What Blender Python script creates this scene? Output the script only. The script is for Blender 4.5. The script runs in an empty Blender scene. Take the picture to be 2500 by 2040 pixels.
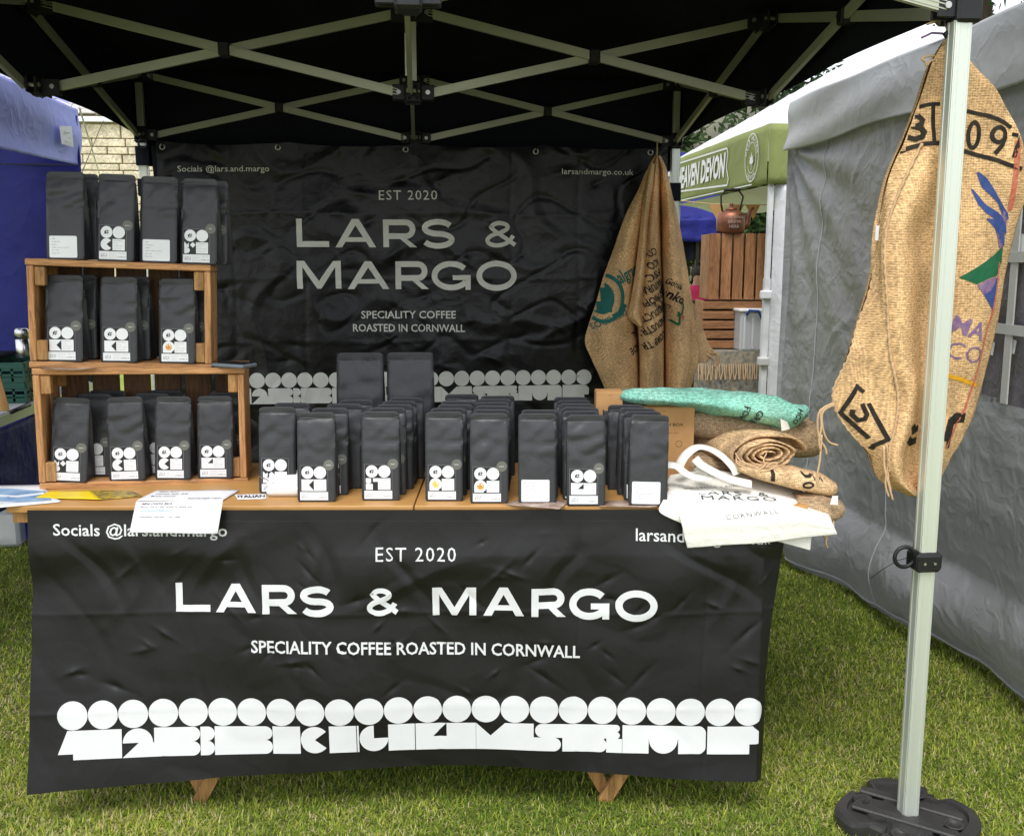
import bpy, bmesh, math, random
from math import sin, cos, pi, radians, sqrt, floor, exp, atan2
from mathutils import Vector, Matrix, noise
from mathutils.bvhtree import BVHTree
import numpy as np
random.seed(7)
SC = bpy.context.scene
COL = SC.collection

# ------------------------------------------------------------------ camera
cd = bpy.data.cameras.new('camera'); cam = bpy.data.objects.new('camera', cd); COL.objects.link(cam)
SC.camera = cam
cd.sensor_fit = 'HORIZONTAL'; cd.sensor_width = 36.0; cd.lens = 36.0*2329.84/2500
cd.clip_start = .05; cd.clip_end = 500
cam.location = (.0245, -2.5395, 1.707)
cam.rotation_euler = (radians(90)-.1652, -.0002, -.0929)
SC.render.resolution_x = 1024; SC.render.resolution_y = 835

# ------------------------------------------------------------------ world, sun, exposure
world = bpy.data.worlds.new('World'); SC.world = world; world.use_nodes = True
nt = world.node_tree; nt.nodes.clear()
SUN_EL, SUN_ROT = radians(62), radians(200)
sky = nt.nodes.new('ShaderNodeTexSky'); sky.sky_type = 'NISHITA'; sky.sun_disc = False
sky.sun_elevation = SUN_EL; sky.sun_rotation = SUN_ROT
sky.air_density = 1.0; sky.dust_density = 1.0; sky.ozone_density = 1.0
hs_ = nt.nodes.new('ShaderNodeHueSaturation'); hs_.inputs['Saturation'].default_value = .25
bg = nt.nodes.new('ShaderNodeBackground'); bg.inputs['Strength'].default_value = .15
wo = nt.nodes.new('ShaderNodeOutputWorld')
nt.links.new(sky.outputs[0], hs_.inputs['Color']); nt.links.new(hs_.outputs[0], bg.inputs[0]); nt.links.new(bg.outputs[0], wo.inputs[0])
sl = bpy.data.lights.new('sun', 'SUN'); sl.energy = 1.3; sl.angle = radians(25); sl.color = (1, .97, .92)
so = bpy.data.objects.new('sun', sl); COL.objects.link(so)
# direction towards the sun: azimuth measured like the sky texture
sd = Vector((sin(SUN_ROT)*cos(SUN_EL), cos(SUN_ROT)*cos(SUN_EL), sin(SUN_EL)))
so.rotation_euler = sd.to_track_quat('Z', 'Y').to_euler()
so.location = (0, -3, 8)
SC.view_settings.view_transform = 'Standard'; SC.view_settings.look = 'None'
SC.view_settings.gamma = 1; SC.view_settings.use_curve_mapping = False
SC.view_settings.exposure = 0.95
SC.cycles.max_bounces = 8
SC.cycles.diffuse_bounces = 4

# ------------------------------------------------------------------ materials
MATS = {}
def mat(name, col, rough=.6, metal=0., var=.12, vs=6., bump=0., bs=60., spec=.4, col2=None, stretch=(1,1,1),
        weave=0., orand=0., crum=0., crs=5., crease=0., cs=6., alpha=None, trans=0., rib=0., ribs=400., sss=0., coat=0.):
    if name in MATS: return MATS[name]
    m = bpy.data.materials.new(name); m.use_nodes = True; N = m.node_tree.nodes; L = m.node_tree.links
    b = N['Principled BSDF']
    b.inputs['Roughness'].default_value = rough; b.inputs['Metallic'].default_value = metal
    b.inputs['Specular IOR Level'].default_value = spec
    if coat: b.inputs['Coat Weight'].default_value = coat; b.inputs['Coat Roughness'].default_value = .2
    tc = N.new('ShaderNodeTexCoord'); oi = N.new('ShaderNodeObjectInfo')
    mu = N.new('ShaderNodeMath'); mu.operation = 'MULTIPLY'; mu.inputs[1].default_value = 37.
    L.new(oi.outputs['Random'], mu.inputs[0])
    ad = N.new('ShaderNodeVectorMath'); ad.operation = 'ADD'
    L.new(tc.outputs['Object'], ad.inputs[0]); L.new(mu.outputs[0], ad.inputs[1])
    mp = N.new('ShaderNodeMapping'); mp.inputs['Scale'].default_value = stretch
    L.new(ad.outputs[0], mp.inputs['Vector'])
    nz = N.new('ShaderNodeTexNoise'); nz.inputs['Scale'].default_value = vs; nz.inputs['Detail'].default_value = 5
    L.new(mp.outputs[0], nz.inputs['Vector'])
    mx = N.new('ShaderNodeMix'); mx.data_type = 'RGBA'
    c = Vector(col)
    c2 = Vector(col2) if col2 else c*(1-var*2)
    ca = c if col2 else c*(1+var)
    mx.inputs['A'].default_value = (*ca, 1); mx.inputs['B'].default_value = (*c2, 1)
    rp = N.new('ShaderNodeMapRange'); rp.inputs['From Min'].default_value = .3; rp.inputs['From Max'].default_value = .7
    L.new(nz.outputs[0], rp.inputs[0]); L.new(rp.outputs[0], mx.inputs['Factor'])
    cout = mx.outputs['Result']
    if orand:
        om = N.new('ShaderNodeMapRange'); om.inputs['To Min'].default_value = 1-orand; om.inputs['To Max'].default_value = 1+orand
        L.new(oi.outputs['Random'], om.inputs[0]); v3 = N.new('ShaderNodeVectorMath'); v3.operation = 'SCALE'; L.new(cout, v3.inputs[0]); L.new(om.outputs[0], v3.inputs['Scale']); cout = v3.outputs[0]
        # fine dark streaks and knots along the grain
        ns = N.new('ShaderNodeTexNoise'); ns.inputs['Scale'].default_value = vs*4; ns.inputs['Detail'].default_value = 6; ns.inputs['Roughness'].default_value = .7; ns.inputs['Distortion'].default_value = .8
        L.new(mp.outputs[0], ns.inputs['Vector']); mr2 = N.new('ShaderNodeMapRange'); mr2.inputs['From Min'].default_value = .36; mr2.inputs['From Max'].default_value = .62; mr2.inputs['To Min'].default_value = .5; mr2.inputs['To Max'].default_value = 1.1
        L.new(ns.outputs[0], mr2.inputs[0]); v4 = N.new('ShaderNodeVectorMath'); v4.operation = 'SCALE'; L.new(cout, v4.inputs[0]); L.new(mr2.outputs[0], v4.inputs['Scale']); cout = v4.outputs[0]
    h = None
    def addh(sock, k):
        nonlocal h
        q = N.new('ShaderNodeMath'); q.operation = 'MULTIPLY'; q.inputs[1].default_value = k; L.new(sock, q.inputs[0])
        if h is None: h = q.outputs[0]
        else:
            a = N.new('ShaderNodeMath'); a.operation = 'ADD'; L.new(h, a.inputs[0]); L.new(q.outputs[0], a.inputs[1]); h = a.outputs[0]
    if bump:
        n2 = N.new('ShaderNodeTexNoise'); n2.inputs['Scale'].default_value = bs; n2.inputs['Detail'].default_value = 4
        L.new(mp.outputs[0], n2.inputs['Vector']); addh(n2.outputs[0], bump)
    if crease:
        for k, sc in ((1., cs), (.5, cs*2.3)):
            n3 = N.new('ShaderNodeTexNoise'); n3.inputs['Scale'].default_value = sc; n3.inputs['Detail'].default_value = 2.5
            n3.inputs['Distortion'].default_value = .6
            L.new(mp.outputs[0], n3.inputs['Vector'])
            s_ = N.new('ShaderNodeMath'); s_.operation = 'SUBTRACT'; s_.inputs[1].default_value = .5; L.new(n3.outputs[0], s_.inputs[0])
            a_ = N.new('ShaderNodeMath'); a_.operation = 'ABSOLUTE'; L.new(s_.outputs[0], a_.inputs[0])
            p_ = N.new('ShaderNodeMath'); p_.operation = 'POWER'; p_.inputs[1].default_value = .6; L.new(a_.outputs[0], p_.inputs[0])
            addh(p_.outputs[0], -crease*k)
    if crum:
        wn = N.new('ShaderNodeTexNoise'); wn.inputs['Scale'].default_value = crs*.6; L.new(mp.outputs[0], wn.inputs['Vector'])
        wa = N.new('ShaderNodeVectorMath'); wa.operation = 'MULTIPLY_ADD'; wa.inputs[1].default_value = (.25, .25, .25); L.new(wn.outputs['Color'], wa.inputs[0]); L.new(mp.outputs[0], wa.inputs[2])
        for k, sc in ((1., crs), (.45, crs*2.6)):
            vo = N.new('ShaderNodeTexVoronoi'); vo.feature = 'DISTANCE_TO_EDGE'; vo.inputs['Scale'].default_value = sc
            L.new(wa.outputs[0], vo.inputs['Vector']); mn = N.new('ShaderNodeMath'); mn.operation = 'MINIMUM'; mn.inputs[1].default_value = .16
            L.new(vo.outputs['Distance'], mn.inputs[0]); vf = N.new('ShaderNodeTexVoronoi'); vf.inputs['Scale'].default_value = sc*.8; L.new(wa.outputs[0], vf.inputs['Vector'])
            addh(mn.outputs[0], -crum*k*5/crs*.9); addh(vf.outputs['Distance'], crum*k*5/crs*1.1)
    if rib:
        wv = N.new('ShaderNodeTexWave'); wv.bands_direction = 'Z'; wv.inputs['Scale'].default_value = ribs/6.28
        wv.inputs['Distortion'].default_value = .4
        L.new(mp.outputs[0], wv.inputs['Vector']); addh(wv.outputs[0], rib)
    if weave:
        sx = N.new('ShaderNodeSeparateXYZ'); L.new(tc.outputs['Object'], sx.inputs[0])
        # warp the threads slightly
        nw = N.new('ShaderNodeTexNoise'); nw.inputs['Scale'].default_value = 14; L.new(tc.outputs['Object'], nw.inputs['Vector'])
        def wav(sock, off):
            a = N.new('ShaderNodeMath'); a.operation = 'MULTIPLY_ADD'; L.new(nw.outputs[0], a.inputs[0]); a.inputs[1].default_value = .005; L.new(sock, a.inputs[2])
            q = N.new('ShaderNodeMath'); q.operation = 'MULTIPLY'; q.inputs[1].default_value = weave; L.new(a.outputs[0], q.inputs[0])
            s2 = N.new('ShaderNodeMath'); s2.operation = 'SINE'; L.new(q.outputs[0], s2.inputs[0]); return s2.outputs[0]
        sy = N.new('ShaderNodeMath'); sy.operation = 'MULTIPLY_ADD'; L.new(sx.outputs['Y'], sy.inputs[0]); sy.inputs[1].default_value = .7; L.new(sx.outputs['X'], sy.inputs[2])
        A = wav(sy.outputs[0], 0); B = wav(sx.outputs['Z'], 1)
        pr = N.new('ShaderNodeMath'); pr.operation = 'MULTIPLY'; L.new(A, pr.inputs[0]); L.new(B, pr.inputs[1])
        ab = N.new('ShaderNodeMath'); ab.operation = 'MAXIMUM'; L.new(A, ab.inputs[0]); L.new(B, ab.inputs[1])
        addh(ab.outputs[0], .0005); addh(pr.outputs[0], .0003)
        mr = N.new('ShaderNodeMapRange'); mr.inputs['From Min'].default_value = -.6; mr.inputs['From Max'].default_value = .9
        mr.inputs['To Min'].default_value = .72; mr.inputs['To Max'].default_value = 1.1
        L.new(ab.outputs[0], mr.inputs[0])
        m3 = N.new('ShaderNodeVectorMath'); m3.operation = 'SCALE'; L.new(cout, m3.inputs[0]); L.new(mr.outputs[0], m3.inputs['Scale'])
        cout = m3.outputs[0]
        for sc_, lo_, st_ in ((260., .55, (.35, .35, 1)), (11., .80, (1, 1, .4))):
            mp9 = N.new('ShaderNodeMapping'); mp9.inputs['Scale'].default_value = st_; L.new(tc.outputs['Object'], mp9.inputs['Vector'])
            n9 = N.new('ShaderNodeTexNoise'); n9.inputs['Scale'].default_value = sc_; n9.inputs['Detail'].default_value = 3; L.new(mp9.outputs[0], n9.inputs['Vector'])
            r9 = N.new('ShaderNodeMapRange'); r9.inputs['From Min'].default_value = .34; r9.inputs['From Max'].default_value = .62; r9.inputs['To Min'].default_value = lo_; r9.inputs['To Max'].default_value = 1.12
            L.new(n9.outputs[0], r9.inputs[0]); v9 = N.new('ShaderNodeVectorMath'); v9.operation = 'SCALE'; L.new(cout, v9.inputs[0]); L.new(r9.outputs[0], v9.inputs['Scale']); cout = v9.outputs[0]
        h2 = N.new('ShaderNodeTexNoise'); h2.inputs['Scale'].default_value = 300; L.new(tc.outputs['Object'], h2.inputs['Vector'])
        addh(h2.outputs[0], .0008)
    L.new(cout, b.inputs['Base Color'])
    if h is not None:
        bp = N.new('ShaderNodeBump'); bp.inputs['Distance'].default_value = 1.0; bp.inputs['Strength'].default_value = 1.0
        L.new(h, bp.inputs['Height']); L.new(bp.outputs[0], b.inputs['Normal'])
    if alpha is not None: b.inputs['Alpha'].default_value = alpha
    if trans: b.inputs['Transmission Weight'].default_value = trans
    if sss:  # thin cloth: some light passes through
        tl = N.new('ShaderNodeBsdfTranslucent'); L.new(cout, tl.inputs[0])
        ms = N.new('ShaderNodeMixShader'); ms.inputs[0].default_value = sss
        L.new(b.outputs[0], ms.inputs[1]); L.new(tl.outputs[0], ms.inputs[2]); L.new(ms.outputs[0], N['Material Output'].inputs[0])
    MATS[name] = m
    return m

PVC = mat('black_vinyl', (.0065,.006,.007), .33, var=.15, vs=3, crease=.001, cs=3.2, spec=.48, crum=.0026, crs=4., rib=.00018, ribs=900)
PVC_B = mat('black_vinyl_shade', (.004,.004,.005), .36, var=.15, vs=3, crease=.002, cs=5., spec=.34, crum=.0045, crs=4.5)  # darker, duller copy of the front vinyl; shade put into the colour
PRINT = mat('white_print', (.72,.73,.74), .45, var=.03, vs=8, spec=.3)
PRINT_B = mat('grey_print', (.78,.78,.72), .45, var=.06, vs=6, spec=.3, crease=.006, cs=7)
CANOPY = mat('black_canopy_cloth', (.009,.011,.018), .85, var=.2, vs=2, spec=.15, crease=.008, cs=3)
ALU = mat('brushed_aluminium', (.70,.74,.66), .38, metal=.5, var=.05, vs=3, bump=.0003, bs=80, stretch=(1,1,.05))
ALU_D = mat('truss_aluminium', (.48,.49,.38), .42, metal=.5, var=.06, vs=3)
BLKP = mat('black_plastic', (.012,.012,.013), .45, bump=.0004, bs=200, spec=.4)
GRYP = mat('charcoal_plastic', (.035,.036,.04), .5, bump=.0004, bs=200)
BOLT = mat('zinc_bolt', (.55,.55,.52), .35, metal=.9)
STEEL = mat('polished_steel', (.6,.6,.6), .22, metal=1.)
WOOD = mat('orange_pine', (.66,.345,.145), .65, vs=9, stretch=(.25,1,3), col2=(.48,.22,.08), bump=.0015, bs=40, orand=.10)
WOOD_V = mat('orange_pine_upright', (.66,.345,.145), .65, vs=9, stretch=(3,1,.25), col2=(.48,.22,.08), bump=.0015, bs=40, orand=.10)
WOOD_D = mat('dark_back_board', (.17,.085,.035), .7, vs=8, stretch=(3,1,.3), col2=(.10,.05,.022), bump=.0015, bs=40, orand=.10)  # much darker than the other crate boards
PLY = mat('varnished_plywood', (.55,.30,.10), .45, vs=5, stretch=(.3,2,1), col2=(.44,.225,.07), bump=.0006, bs=60)
TIMBER = mat('pale_timber', (.50,.27,.10), .55, vs=9, stretch=(2,2,.3), col2=(.38,.19,.06), bump=.001, bs=50, orand=.10)
POUCH = mat('matt_black_pouch', (.037,.038,.042), .40, var=.05, vs=12, crease=.0016, cs=9, spec=.38)
INK = mat('label_ink', (.03,.03,.032), .5, var=.05)
INKG = mat('faint_ink', (.25,.25,.27), .6, var=.05)
PAPER = mat('label_paper', (.80,.81,.83), .5, var=.02, vs=20)
STICK = mat('grey_round_sticker', (.14,.14,.12), .5, var=.05)
AMBER = mat('amber_dot', (.75,.38,.07), .5, var=.04)
YELD = mat('yellow_dot', (.80,.58,.15), .5, var=.04)
JUTE = mat('tan_hessian', (.74,.50,.28), .9, var=.14, vs=9, weave=1000, spec=.1)
JUTE_N = mat('near_hessian', (.82,.53,.27), .9, var=.12, vs=7, weave=900, spec=.1)
JUTE_B = mat('brown_hessian', (.50,.35,.21), .9, var=.18, vs=9, weave=1000, spec=.1)
JUTE_G = mat('green_hessian', (.33,.62,.50), .85, var=.1, vs=5, weave=1000, spec=.15, col2=(.24,.62,.48))
TWINE = mat('jute_twine', (.62,.42,.24), .9, var=.1, bump=.001, bs=300)
BLKINK = mat('stencil_black', (.02,.02,.02), .85, var=.1, vs=60, col2=(.05,.04,.03), spec=.1)
BLUINK = mat('stencil_blue', (.035,.07,.24), .85, vs=60, col2=(.07,.10,.26), spec=.1)
PURINK = mat('stencil_purple', (.16,.09,.24), .85, vs=60, col2=(.30,.20,.28), spec=.1)
GRNINK = mat('stencil_green', (.015,.11,.05), .85, vs=60, col2=(.03,.14,.07), spec=.1)
TEALINK = mat('stencil_teal', (.015,.15,.13), .85, vs=60, col2=(.05,.18,.15), spec=.1)
REDINK = mat('woven_red', (.52,.10,.07), .85, vs=90, col2=(.6,.25,.15), spec=.1)
YELINK = mat('woven_yellow', (.72,.36,.02), .85, vs=60, spec=.1)
COTTON = mat('natural_cotton', (.80,.78,.72), .85, var=.03, vs=10, bump=.0006, bs=500, crease=.004, cs=9, spec=.15)
CARD = mat('kraft_card', (.52,.29,.12), .75, var=.08, vs=14, spec=.2)
GREYT = mat('grey_polyester', (.30,.305,.32), .45, var=.05, vs=3, crease=.002, cs=4, crum=.012, crs=8, spec=.45, sss=.12)
GREYV = mat('pale_grey_polyester', (.52,.53,.54), .5, var=.04, vs=2, crease=.006, cs=4, spec=.4, sss=.15)
WHITET = mat('white_tent_cloth', (.82,.83,.85), .6, var=.02, vs=3, crease=.010, cs=4, sss=.2)
GREENT = mat('olive_green_cloth', (.26,.30,.095), .65, var=.06, vs=2, crease=.008, cs=3, sss=.15)
BLUEV = mat('cornflower_cloth', (.42,.47,.98), .55, var=.08, vs=2, crease=.012, cs=3, spec=.45, sss=.15)
BLUEW = mat('navy_wall_cloth', (.014,.018,.19), .6, var=.15, vs=2, crease=.005, cs=3.5, spec=.3, crum=.008, crs=4)
CLEARV = mat('clear_window_film', (.16,.15,.17), .3, var=.2, vs=3, crease=.01, cs=5, spec=.5)
WEB = mat('grey_webbing', (.52,.52,.50), .7, var=.05)
STONE = mat('limestone', (.80,.70,.53), .9, var=.12, vs=5, bump=.012, bs=14, spec=.1, orand=.06)
MORT = mat('mortar', (.55,.47,.35), .95, spec=.1)
SLATE = mat('roof_slate', (.55,.50,.48), .8, var=.2, vs=3, bump=.01, bs=8, spec=.2)
COPPER = mat('old_copper', (.26,.10,.055), .42, metal=.6, var=.3, vs=9, bump=.001, bs=60)
IRON = mat('dark_iron', (.03,.025,.02), .5, metal=.5)
CRATEW = mat('weathered_crate_wood', (.42,.20,.085), .7, vs=7, stretch=(3,1,.3), col2=(.27,.115,.045), bump=.002, bs=30, orand=.10)
CRATEH = mat('weathered_crate_board', (.40,.19,.08), .7, vs=7, stretch=(.3,1,3), col2=(.25,.11,.045), bump=.002, bs=30, orand=.10)
CLEARP = mat('frosted_plastic', (.75,.79,.82), .25, var=.03, spec=.5, alpha=.55)
BLUEP = mat('blue_plastic', (.02,.07,.30), .4)
GRNP = mat('green_crate_plastic', (.006,.075,.05), .45, var=.1)
BARK = mat('bark', (.09,.065,.045), .9, bump=.01, bs=20)
LEAF = mat('leaf_green', (.055,.10,.022), .6, vs=1.5, col2=(.028,.06,.014), spec=.3, sss=.3)
PINK = mat('pink_jersey', (.60,.03,.12), .8)
DENIM = mat('dark_denim', (.02,.03,.07), .85)
SKIN = mat('skin', (.45,.25,.17), .55)
HAIR = mat('dark_hair', (.02,.014,.01), .6)
WHITEP = mat('white_gloss_plastic', (.78,.78,.76), .35, var=.01)
GLASSD = mat('phone_glass', (.006,.006,.007), .08, spec=.6, var=0)
PHONEC = mat('slate_phone_case', (.17,.20,.24), .5)
SOIL = mat('soil_thatch', (.09,.10,.035), .95, vs=9, col2=(.16,.15,.06), bump=.01, bs=40, spec=.1)

# ------------------------------------------------------------------ mesh helpers
class MB:
    def __init__(s): s.v = []; s.f = []; s.m = []
    def add(s, vs, fs, mi=0):
        o = len(s.v); s.v += [Vector(p) for p in vs]
        for f in fs: s.f.append([i+o for i in f]); s.m.append(mi)
        return s
    def box(s, c, d, M=None, mi=0, bev=0.):
        x, y, z = d[0]/2, d[1]/2, d[2]/2
        if bev <= 0:
            vs = [Vector((a*x, b*y, e*z)) for a in (-1,1) for b in (-1,1) for e in (-1,1)]
            fs = [(0,1,3,2),(4,6,7,5),(0,4,5,1),(2,3,7,6),(0,2,6,4),(1,5,7,3)]
        else:
            bm = bmesh.new(); bmesh.ops.create_cube(bm, size=1)
            for v in bm.verts: v.co = Vector((v.co.x*d[0], v.co.y*d[1], v.co.z*d[2]))
            bmesh.ops.bevel(bm, geom=bm.edges[:], offset=bev, segments=1, affect='EDGES')
            bm.verts.ensure_lookup_table(); vs = [v.co.copy() for v in bm.verts]; fs = [[v.index for v in f.verts] for f in bm.faces]; bm.free()
        if M is not None: vs = [M @ v for v in vs]
        c = Vector(c); return s.add([v + c for v in vs], fs, mi)
    def bar(s, a, b, w, h, mi=0, up=(0,0,1)):
        a = Vector(a); b = Vector(b); d = (b-a).normalized(); u = Vector(up)
        r = d.cross(u)
        if r.length < 1e-4: r = Vector((1,0,0))
        r.normalize(); u = r.cross(d).normalized()
        vs = []
        for p in (a, b):
            for sx, sy in ((-1,-1),(1,-1),(1,1),(-1,1)): vs.append(p + r*sx*w/2 + u*sy*h/2)
        return s.add(vs, [(3,2,1,0),(4,5,6,7),(0,1,5,4),(1,2,6,5),(2,3,7,6),(3,0,4,7)], mi)
    def tube(s, pts, r, n=8, mi=0, cap=True, closed=False):
        pts = [Vector(p) for p in pts]; k = len(pts); vs = []; prev = None
        for i, p in enumerate(pts):
            t = (pts[(i+1) % k] - pts[i-1]) if closed else (pts[min(i+1,k-1)] - pts[max(i-1,0)])
            t.normalize()
            if prev is None:
                prev = t.orthogonal().normalized()
            prev = (prev - t*prev.dot(t)).normalized(); q = t.cross(prev)
            rr = r(i/(k-1)) if callable(r) else r
            for j in range(n):
                a = 2*pi*j/n; vs.append(p + prev*cos(a)*rr + q*sin(a)*rr)
        fs = []
        for i in range(k if closed else k-1):
            for j in range(n):
                a = i*n+j; b = i*n+(j+1) % n; c2 = ((i+1) % k)*n
                fs.append((a, b, c2+(j+1) % n, c2+j))
        if cap and not closed: fs += [list(range(n))[::-1], [(k-1)*n+j for j in range(n)]]
        return s.add(vs, fs, mi)
    def lathe(s, prof, c, n=20, mi=0, axis='z'):
        vs = []; c = Vector(c)
        for r, z in prof:
            for j in range(n):
                a = 2*pi*j/n
                if axis == 'z': p = Vector((cos(a)*r, sin(a)*r, z))
                elif axis == 'y': p = Vector((cos(a)*r, z, sin(a)*r))
                else: p = Vector((z, cos(a)*r, sin(a)*r))
                vs.append(c+p)
        fs = []
        for i in range(len(prof)-1):
            for j in range(n): fs.append((i*n+j, i*n+(j+1) % n, (i+1)*n+(j+1) % n, (i+1)*n+j))
        fs += [list(range(n))[::-1], [(len(prof)-1)*n+j for j in range(n)]]
        return s.add(vs, fs, mi)
    def prism(s, poly, z0, z1, mi=0, M=None):
        n = len(poly); vs = [Vector((x, y, z0)) for x, y in poly] + [Vector((x, y, z1)) for x, y in poly]
        if M is not None: vs = [M @ v for v in vs]
        fs = [list(range(n))[::-1], [n+i for i in range(n)]] + [(i, (i+1) % n, n+(i+1) % n, n+i) for i in range(n)]
        return s.add(vs, fs, mi)
    def grid(s, fn, nu, nv, mi=0):
        vs = [fn(i/nu, j/nv) for j in range(nv+1) for i in range(nu+1)]
        fs = [(j*(nu+1)+i, j*(nu+1)+i+1, (j+1)*(nu+1)+i+1, (j+1)*(nu+1)+i) for j in range(nv) for i in range(nu)]
        return s.add(vs, fs, mi)

ORG = {}
def tag(o, label=None, cat=None, group=None, kind=None):
    if label: o['label'] = label
    if cat: o['category'] = cat
    if group: o['group'] = group
    if kind: o['kind'] = kind
    return o
def thing(name, label, cat, loc=(0,0,0), rz=0, group=None):
    o = bpy.data.objects.new(name, None); COL.objects.link(o); o.empty_display_size = .1
    o.location = loc; o.rotation_euler = (0,0,rz)
    ORG[o.name] = Matrix.Translation(Vector(loc)) @ Matrix.Rotation(rz, 4, 'Z')
    return tag(o, label, cat, group)
def mk(name, mb, mats, smooth=False, solid=0., recenter=None, sub=0):
    me = bpy.data.meshes.new(name)
    vs = mb.v
    if recenter is not None: vs = [recenter @ v for v in vs]
    me.from_pydata([tuple(v) for v in vs], [], mb.f)
    mats = mats if isinstance(mats, (list, tuple)) else [mats]
    for m in mats: me.materials.append(m)
    me.polygons.foreach_set('material_index', mb.m)
    if smooth: me.polygons.foreach_set('use_smooth', [True]*len(me.polygons))
    me.update()
    return me
def part(name, mb, mats, parent=None, smooth=False, label=None, world=True, kind=None, bev=0., solid=0., auto=False):
    """links mb as ONE mesh object; mb is in world coordinates and is moved into the parent's frame"""
    T = None; om = Matrix.Identity(4)
    if parent is not None and world: om = ORG[parent.name]; T = om.inverted()
    me = mk(name, mb, mats, smooth, recenter=T)
    o = bpy.data.objects.new(name, me); COL.objects.link(o); o.parent = parent
    ORG[o.name] = om
    if label: o['label'] = label
    if kind: o['kind'] = kind
    if solid:
        md = o.modifiers.new('solid', 'SOLIDIFY'); md.thickness = solid; md.offset = 0
    if bev:
        md = o.modifiers.new('bevel', 'BEVEL'); md.width = bev; md.segments = 2; md.limit_method = 'ANGLE'
    return o
def single(name, mb, mats, label, cat, group=None, smooth=False, loc=None, kind=None, solid=0., bev=0.):
    if loc is None:
        xs = [v.x for v in mb.v]; ys_ = [v.y for v in mb.v]; zs = [v.z for v in mb.v]
        loc = ((min(xs)+max(xs))/2, (min(ys_)+max(ys_))/2, min(zs))
    M = Matrix.Translation(-Vector(loc))
    me = mk(name, mb, mats, smooth, recenter=M)
    o = bpy.data.objects.new(name, me); COL.objects.link(o); o.location = loc
    ORG[o.name] = Matrix.Translation(Vector(loc))
    if solid:
        md = o.modifiers.new('solid', 'SOLIDIFY'); md.thickness = solid; md.offset = 0
    if bev:
        md = o.modifiers.new('bevel', 'BEVEL'); md.width = bev; md.segments = 2; md.limit_method = 'ANGLE'
    return tag(o, label, cat, group, kind)
def cat_rom(P, t):
    n = len(P)-1; x = min(max(t, 0), 1)*n; i = min(int(x), n-1); f = x-i
    p0 = P[max(i-1, 0)]; p1 = P[i]; p2 = P[i+1]; p3 = P[min(i+2, n)]
    return (2*p1 + (p2-p0)*f + (2*p0-5*p1+4*p2-p3)*f*f + (3*p1-p0-3*p2+p3)*f*f*f)*.5
def loft_fn(rows):
    R = [[Vector(p) for p in r] for r in rows]
    def fn(u, v): return cat_rom([cat_rom(r, u) for r in R], v)
    return fn
def nz3(x, y, z=0., s=1.): return noise.noise(Vector((x*s, y*s, z*s)))
def ridge(x, y, z, s): return 1-abs(noise.noise(Vector((x*s, y*s, z*s))))*2

# table frame: s along the front edge, t away from the camera, z up
TC, TS = .9961, .0882
TROT = -atan2(TS, TC)
ZT = .985
def T(s, t, z): return Vector((s*TC + t*TS, .225 - s*TS + t*TC, z))
TM = Matrix.Translation((0, .225, 0)) @ Matrix.Rotation(TROT, 4, 'Z')

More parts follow.
